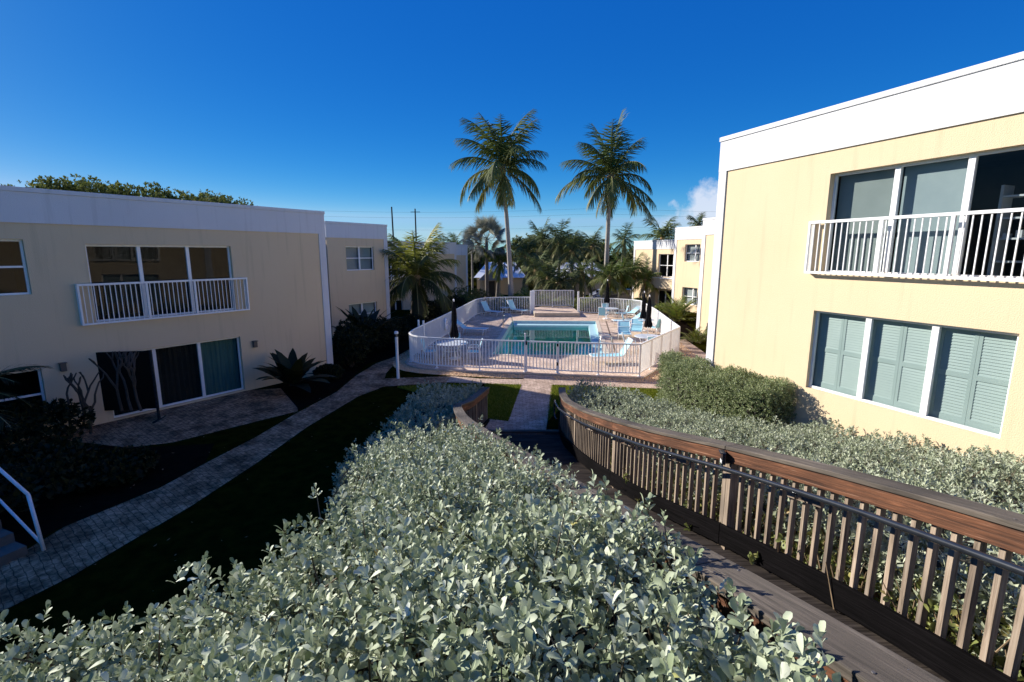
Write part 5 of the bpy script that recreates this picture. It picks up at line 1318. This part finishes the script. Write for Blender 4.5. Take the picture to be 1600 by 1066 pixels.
q.build('rope', CHAIRF, o)
pl = empty('post_light', (-4.24, 17.73, 0)); tag(pl, 'slim white post light on the gravel left of the pool fence', 'post light')
b = MB(); b.lathe([(.0, 0), (.055, 0), (.055, 1.58), (0, 1.58)], 16); b.build('post', WMET, pl, smooth=False)
b = MB(); b.lathe([(.05, 1.581), (.035, 1.6), (.035, 1.70), (.05, 1.71)], 16); b.build('lamp', mat('lamp_glass', (.12, .12, .12), .2), pl)
b = MB(); b.lathe([(.0, 1.80), (.06, 1.79), (.075, 1.75), (.075, 1.70), (.0, 1.70)], 16); b.build('cap', WMET, pl, smooth=False)
for i, (x, y, h) in enumerate(((-4.35, 22.6, 1.55), (-4.15, 22.75, 1.5))):
    b = MB(); b.lathe([(0, 0), (.05, 0), (.05, h), (0, h+.02)], 12); tag(b.build('bollard', WMET, loc=(x, y, 0)), ('taller' if i == 0 else 'shorter')+' white pipe of the pair just outside the left fence', 'pipe')
# deck strip drain and skimmer pole
b = MB(); b.quad((4.62, 21.3, .0745), (4.70, 21.3, .0745), (6.42, 33.0, .0745), (6.34, 33.0, .0745)); tag(b.build('deck_drain', mat('drain', (.16, .10, .06), .8)), 'thin dark drain strip along the right pool deck', 'drain')

# dark folding screen, stair rail and steps at the far left
sc_ = empty('privacy_screen', (-10.85, 12.97, 0), .17); tag(sc_, 'dark fabric privacy screen standing in front of the shaded sliding doors', 'screen')
b = MB(); b.box(-.95, .95, -.02, .02, .35, 1.98); b.build('panel', mat('screen_fabric', (.008, .007, .005), .9, (.012, .010, .008), 30, spec=.1), sc_)
for x in (-.98, .98):
    b = MB(); b.box(x-.025, x+.025, -.03, .03, 0, 2.0); b.box(x-.03, x+.03, -.3, .3, 0, .04); b.build('leg', BLKM, sc_)
hr2 = empty('stair_handrail', (-7.35, 7.0, 0)); tag(hr2, 'white pipe handrail beside the steps at the left edge', 'handrail')
def hpath(s, dz): # runs back from the foot towards the left edge, climbing
    d = Vector((-.93, .37, 0)); return Vector((d.x*s, d.y*s, dz))
P0_, P1_, P2_ = Vector((0, 0, 0)), Vector((-.15, .06, .92)), Vector((-1.35, .62, 1.32))
b = MB(); b.tube([P0_, P1_], .026, 8); b.build('post', WMET, hr2, smooth=True)
b = MB(); b.tube([P1_, P2_, Vector((-3.2, 1.3, 1.42))], .026, 8); b.build('top_rail', WMET, hr2, smooth=True)
b = MB(); b.tube([Vector((-.03, .01, .12)), Vector((-1.2, .55, .62)), Vector((-3.2, 1.3, .85))], .022, 8); b.build('mid_rail', WMET, hr2, smooth=True)
for t_ in (Vector((-1.35, .62, 1.32)), Vector((-2.1, .9, 1.36))):
    b = MB(); b.tube([t_, Vector((t_.x+.05, t_.y, t_.z-.95))], .022, 8); b.build('post', WMET, hr2, smooth=True)
st_ = MB()
for k in range(6):
    st_.box(-.32*(k+1), -.32*k if k else 0, -1.6, .0, 0 if k == 0 else 0, .15*(k+1))
o = st_.build('garden_steps', CONC, loc=(-7.5, 6.9, 0), rotz=R(-22)); tag(o, 'low concrete steps beside the white pipe rail at the left edge', 'steps')

# cars, poles and wires beyond
def car(label, x, y, rz, paint, suv=True):
    o = empty('parked_car', (x, y, -.985), rz); tag(o, label, 'car', 'cars parked beyond the pool')
    prof = [(-2.25, .35), (-2.3, .75), (-2.2, 1.0), (-2.05, 1.55), (-1.6, 1.72), (.35, 1.72), (1.05, 1.08), (2.1, .95), (2.3, .7), (2.3, .35)] if suv else [(-2.2, .35), (-2.25, .8), (-1.9, .95), (-1.2, 1.38), (.2, 1.42), (1.0, .98), (2.1, .85), (2.25, .6), (2.25, .35)]
    b = MB(); n = len(prof)
    for yy, k in ((-.88, 1), (-.78 if False else -.88, 1)): pass
    W_ = [(-.9, 1), (.9, 1)]
    for s in (-1, 1):
        for px_, pz in prof: b.v.append((px_, s*(.9-(.14 if pz > 1.1 else 0)), pz)); b.g.append((0, 0, 0))
    for i in range(n): b.f.append((i, (i+1) % n, n+(i+1) % n, n+i)); b.mi.append(0)
    b.f.append(tuple(reversed(range(n)))); b.mi.append(0); b.f.append(tuple(range(n, 2*n))); b.mi.append(0)
    b.build('body', paint, o, bevel=.04)
    zt = 1.62 if suv else 1.34; zb = 1.1 if suv else 1.0
    for s in (-1, 1):
        for xa_, xb_ in ((-1.85, -1.0), (-.92, -.1), (-.02, .55)):
            g_ = MB(); y_ = s*.785 if suv else s*.785
            g_.hexa([(xa_, y_-.005, zb), (xb_+(.22 if xb_ > .3 else 0), y_-.005, zb), (xb_+(.22 if xb_ > .3 else 0), y_+.005, zb), (xa_, y_+.005, zb), (xa_+.05, y_*.985-.005, zt), (xb_-.03, y_*.985-.005, zt), (xb_-.03, y_*.985+.005, zt), (xa_+.05, y_*.985+.005, zt)]); g_.build('window', mat('car_glass', (.01, .012, .014), .08), o)
        for xx in (-1.4, 1.4):
            w_ = MB(); w_.tube([(xx, s*.93, .34), (xx, s*.70, .34)], .34, 20); wo = w_.build('wheel', mat('tyre', (.02, .02, .02), .8), o, smooth=False)
            w_ = MB(); w_.tube([(xx, s*.935, .34), (xx, s*.90, .34)], .2, 14); w_.build('rim', STEEL, wo)
        h_ = MB(); h_.box(2.22, 2.32, s*.75-.14, s*.75+.14, .68, .82); h_.build('headlight', mat('lens', (.8, .8, .78), .3), o)
    return o
GP = mat('grey_paint', (.06, .065, .08), .25, spec=.6); SP = mat('silver_paint', (.35, .36, .38), .3); 
car('dark grey parked car glimpsed behind the small palms by the far fence', xz(962, 54), 54, R(176), GP)
car('pale silver parked car farther back, behind the dark grey one', xz(952, 58.5), 58.5, R(4), SP, False)
for i, (px, Y, h, lab) in enumerate(((619.5, 110, 11.6, 'leaning dark utility pole above the corner palm'), (653.5, 118, 11.9, 'upright dark utility pole with cross-arm right of the leaning one'))):
    o = empty('utility_pole', (xz(px, Y), Y, -1.05)); tag(o, lab, 'utility pole', 'utility poles')
    b = MB(); b.tube([(0, 0, 0), (-.25 if i == 0 else -.05, 0, h+4)], [.22, .15], 8); b.build('pole', BARK, o)
    b = MB(); b.box(-1.1, 1.1, -.06, .06, h+3.2, h+3.32)
    if i: b.build('cross_arm', BARK, o)
for k, (z, lab) in enumerate(((14.6, 'topmost thin power line across the sky'), (13.4, 'second thin power line across the sky'), (10.7, 'third thin power line across the sky'), (8.4, 'lowest thin power line across the sky'))):
    b = MB(); pts = []
    for i in range(41):
        x = -60+160*i/40; pts.append((x, 114, z-.9*math.sin(math.pi*((i % 20)/20))))
    b.tube(pts, .018, 4, caps=False); tag(b.build('power_line', mat('wire', (.05, .06, .08), .6)), lab, 'power line', 'power lines')
# scattered leaf litter on paths
b = MB()
for _ in range(260):
    x, y = random.uniform(-8, 6), random.uniform(6, 18)
    a = random.uniform(0, 6.28); r_ = random.uniform(.015, .04); z = .024+max(0, gh(x, y)); 
    if gh(x, y) > .02: continue
    n = len(b.v); b.v += [(x+r_*math.cos(a), y+r_*math.sin(a), z+.012), (x-.4*r_*math.sin(a), y+.4*r_*math.cos(a), z), (x-r_*math.cos(a), y-r_*math.sin(a), z), (x+.4*r_*math.sin(a), y-.4*r_*math.cos(a), z)]; b.g += [(0, 0, 0)]*4; b.f.append((n, n+1, n+2, n+3)); b.mi.append(0)
tag(b.build('leaf_litter', mat('dry_leaf', (.20, .12, .06), .8)), 'few dry leaves scattered over the path and lawn', 'leaves', kind='stuff')
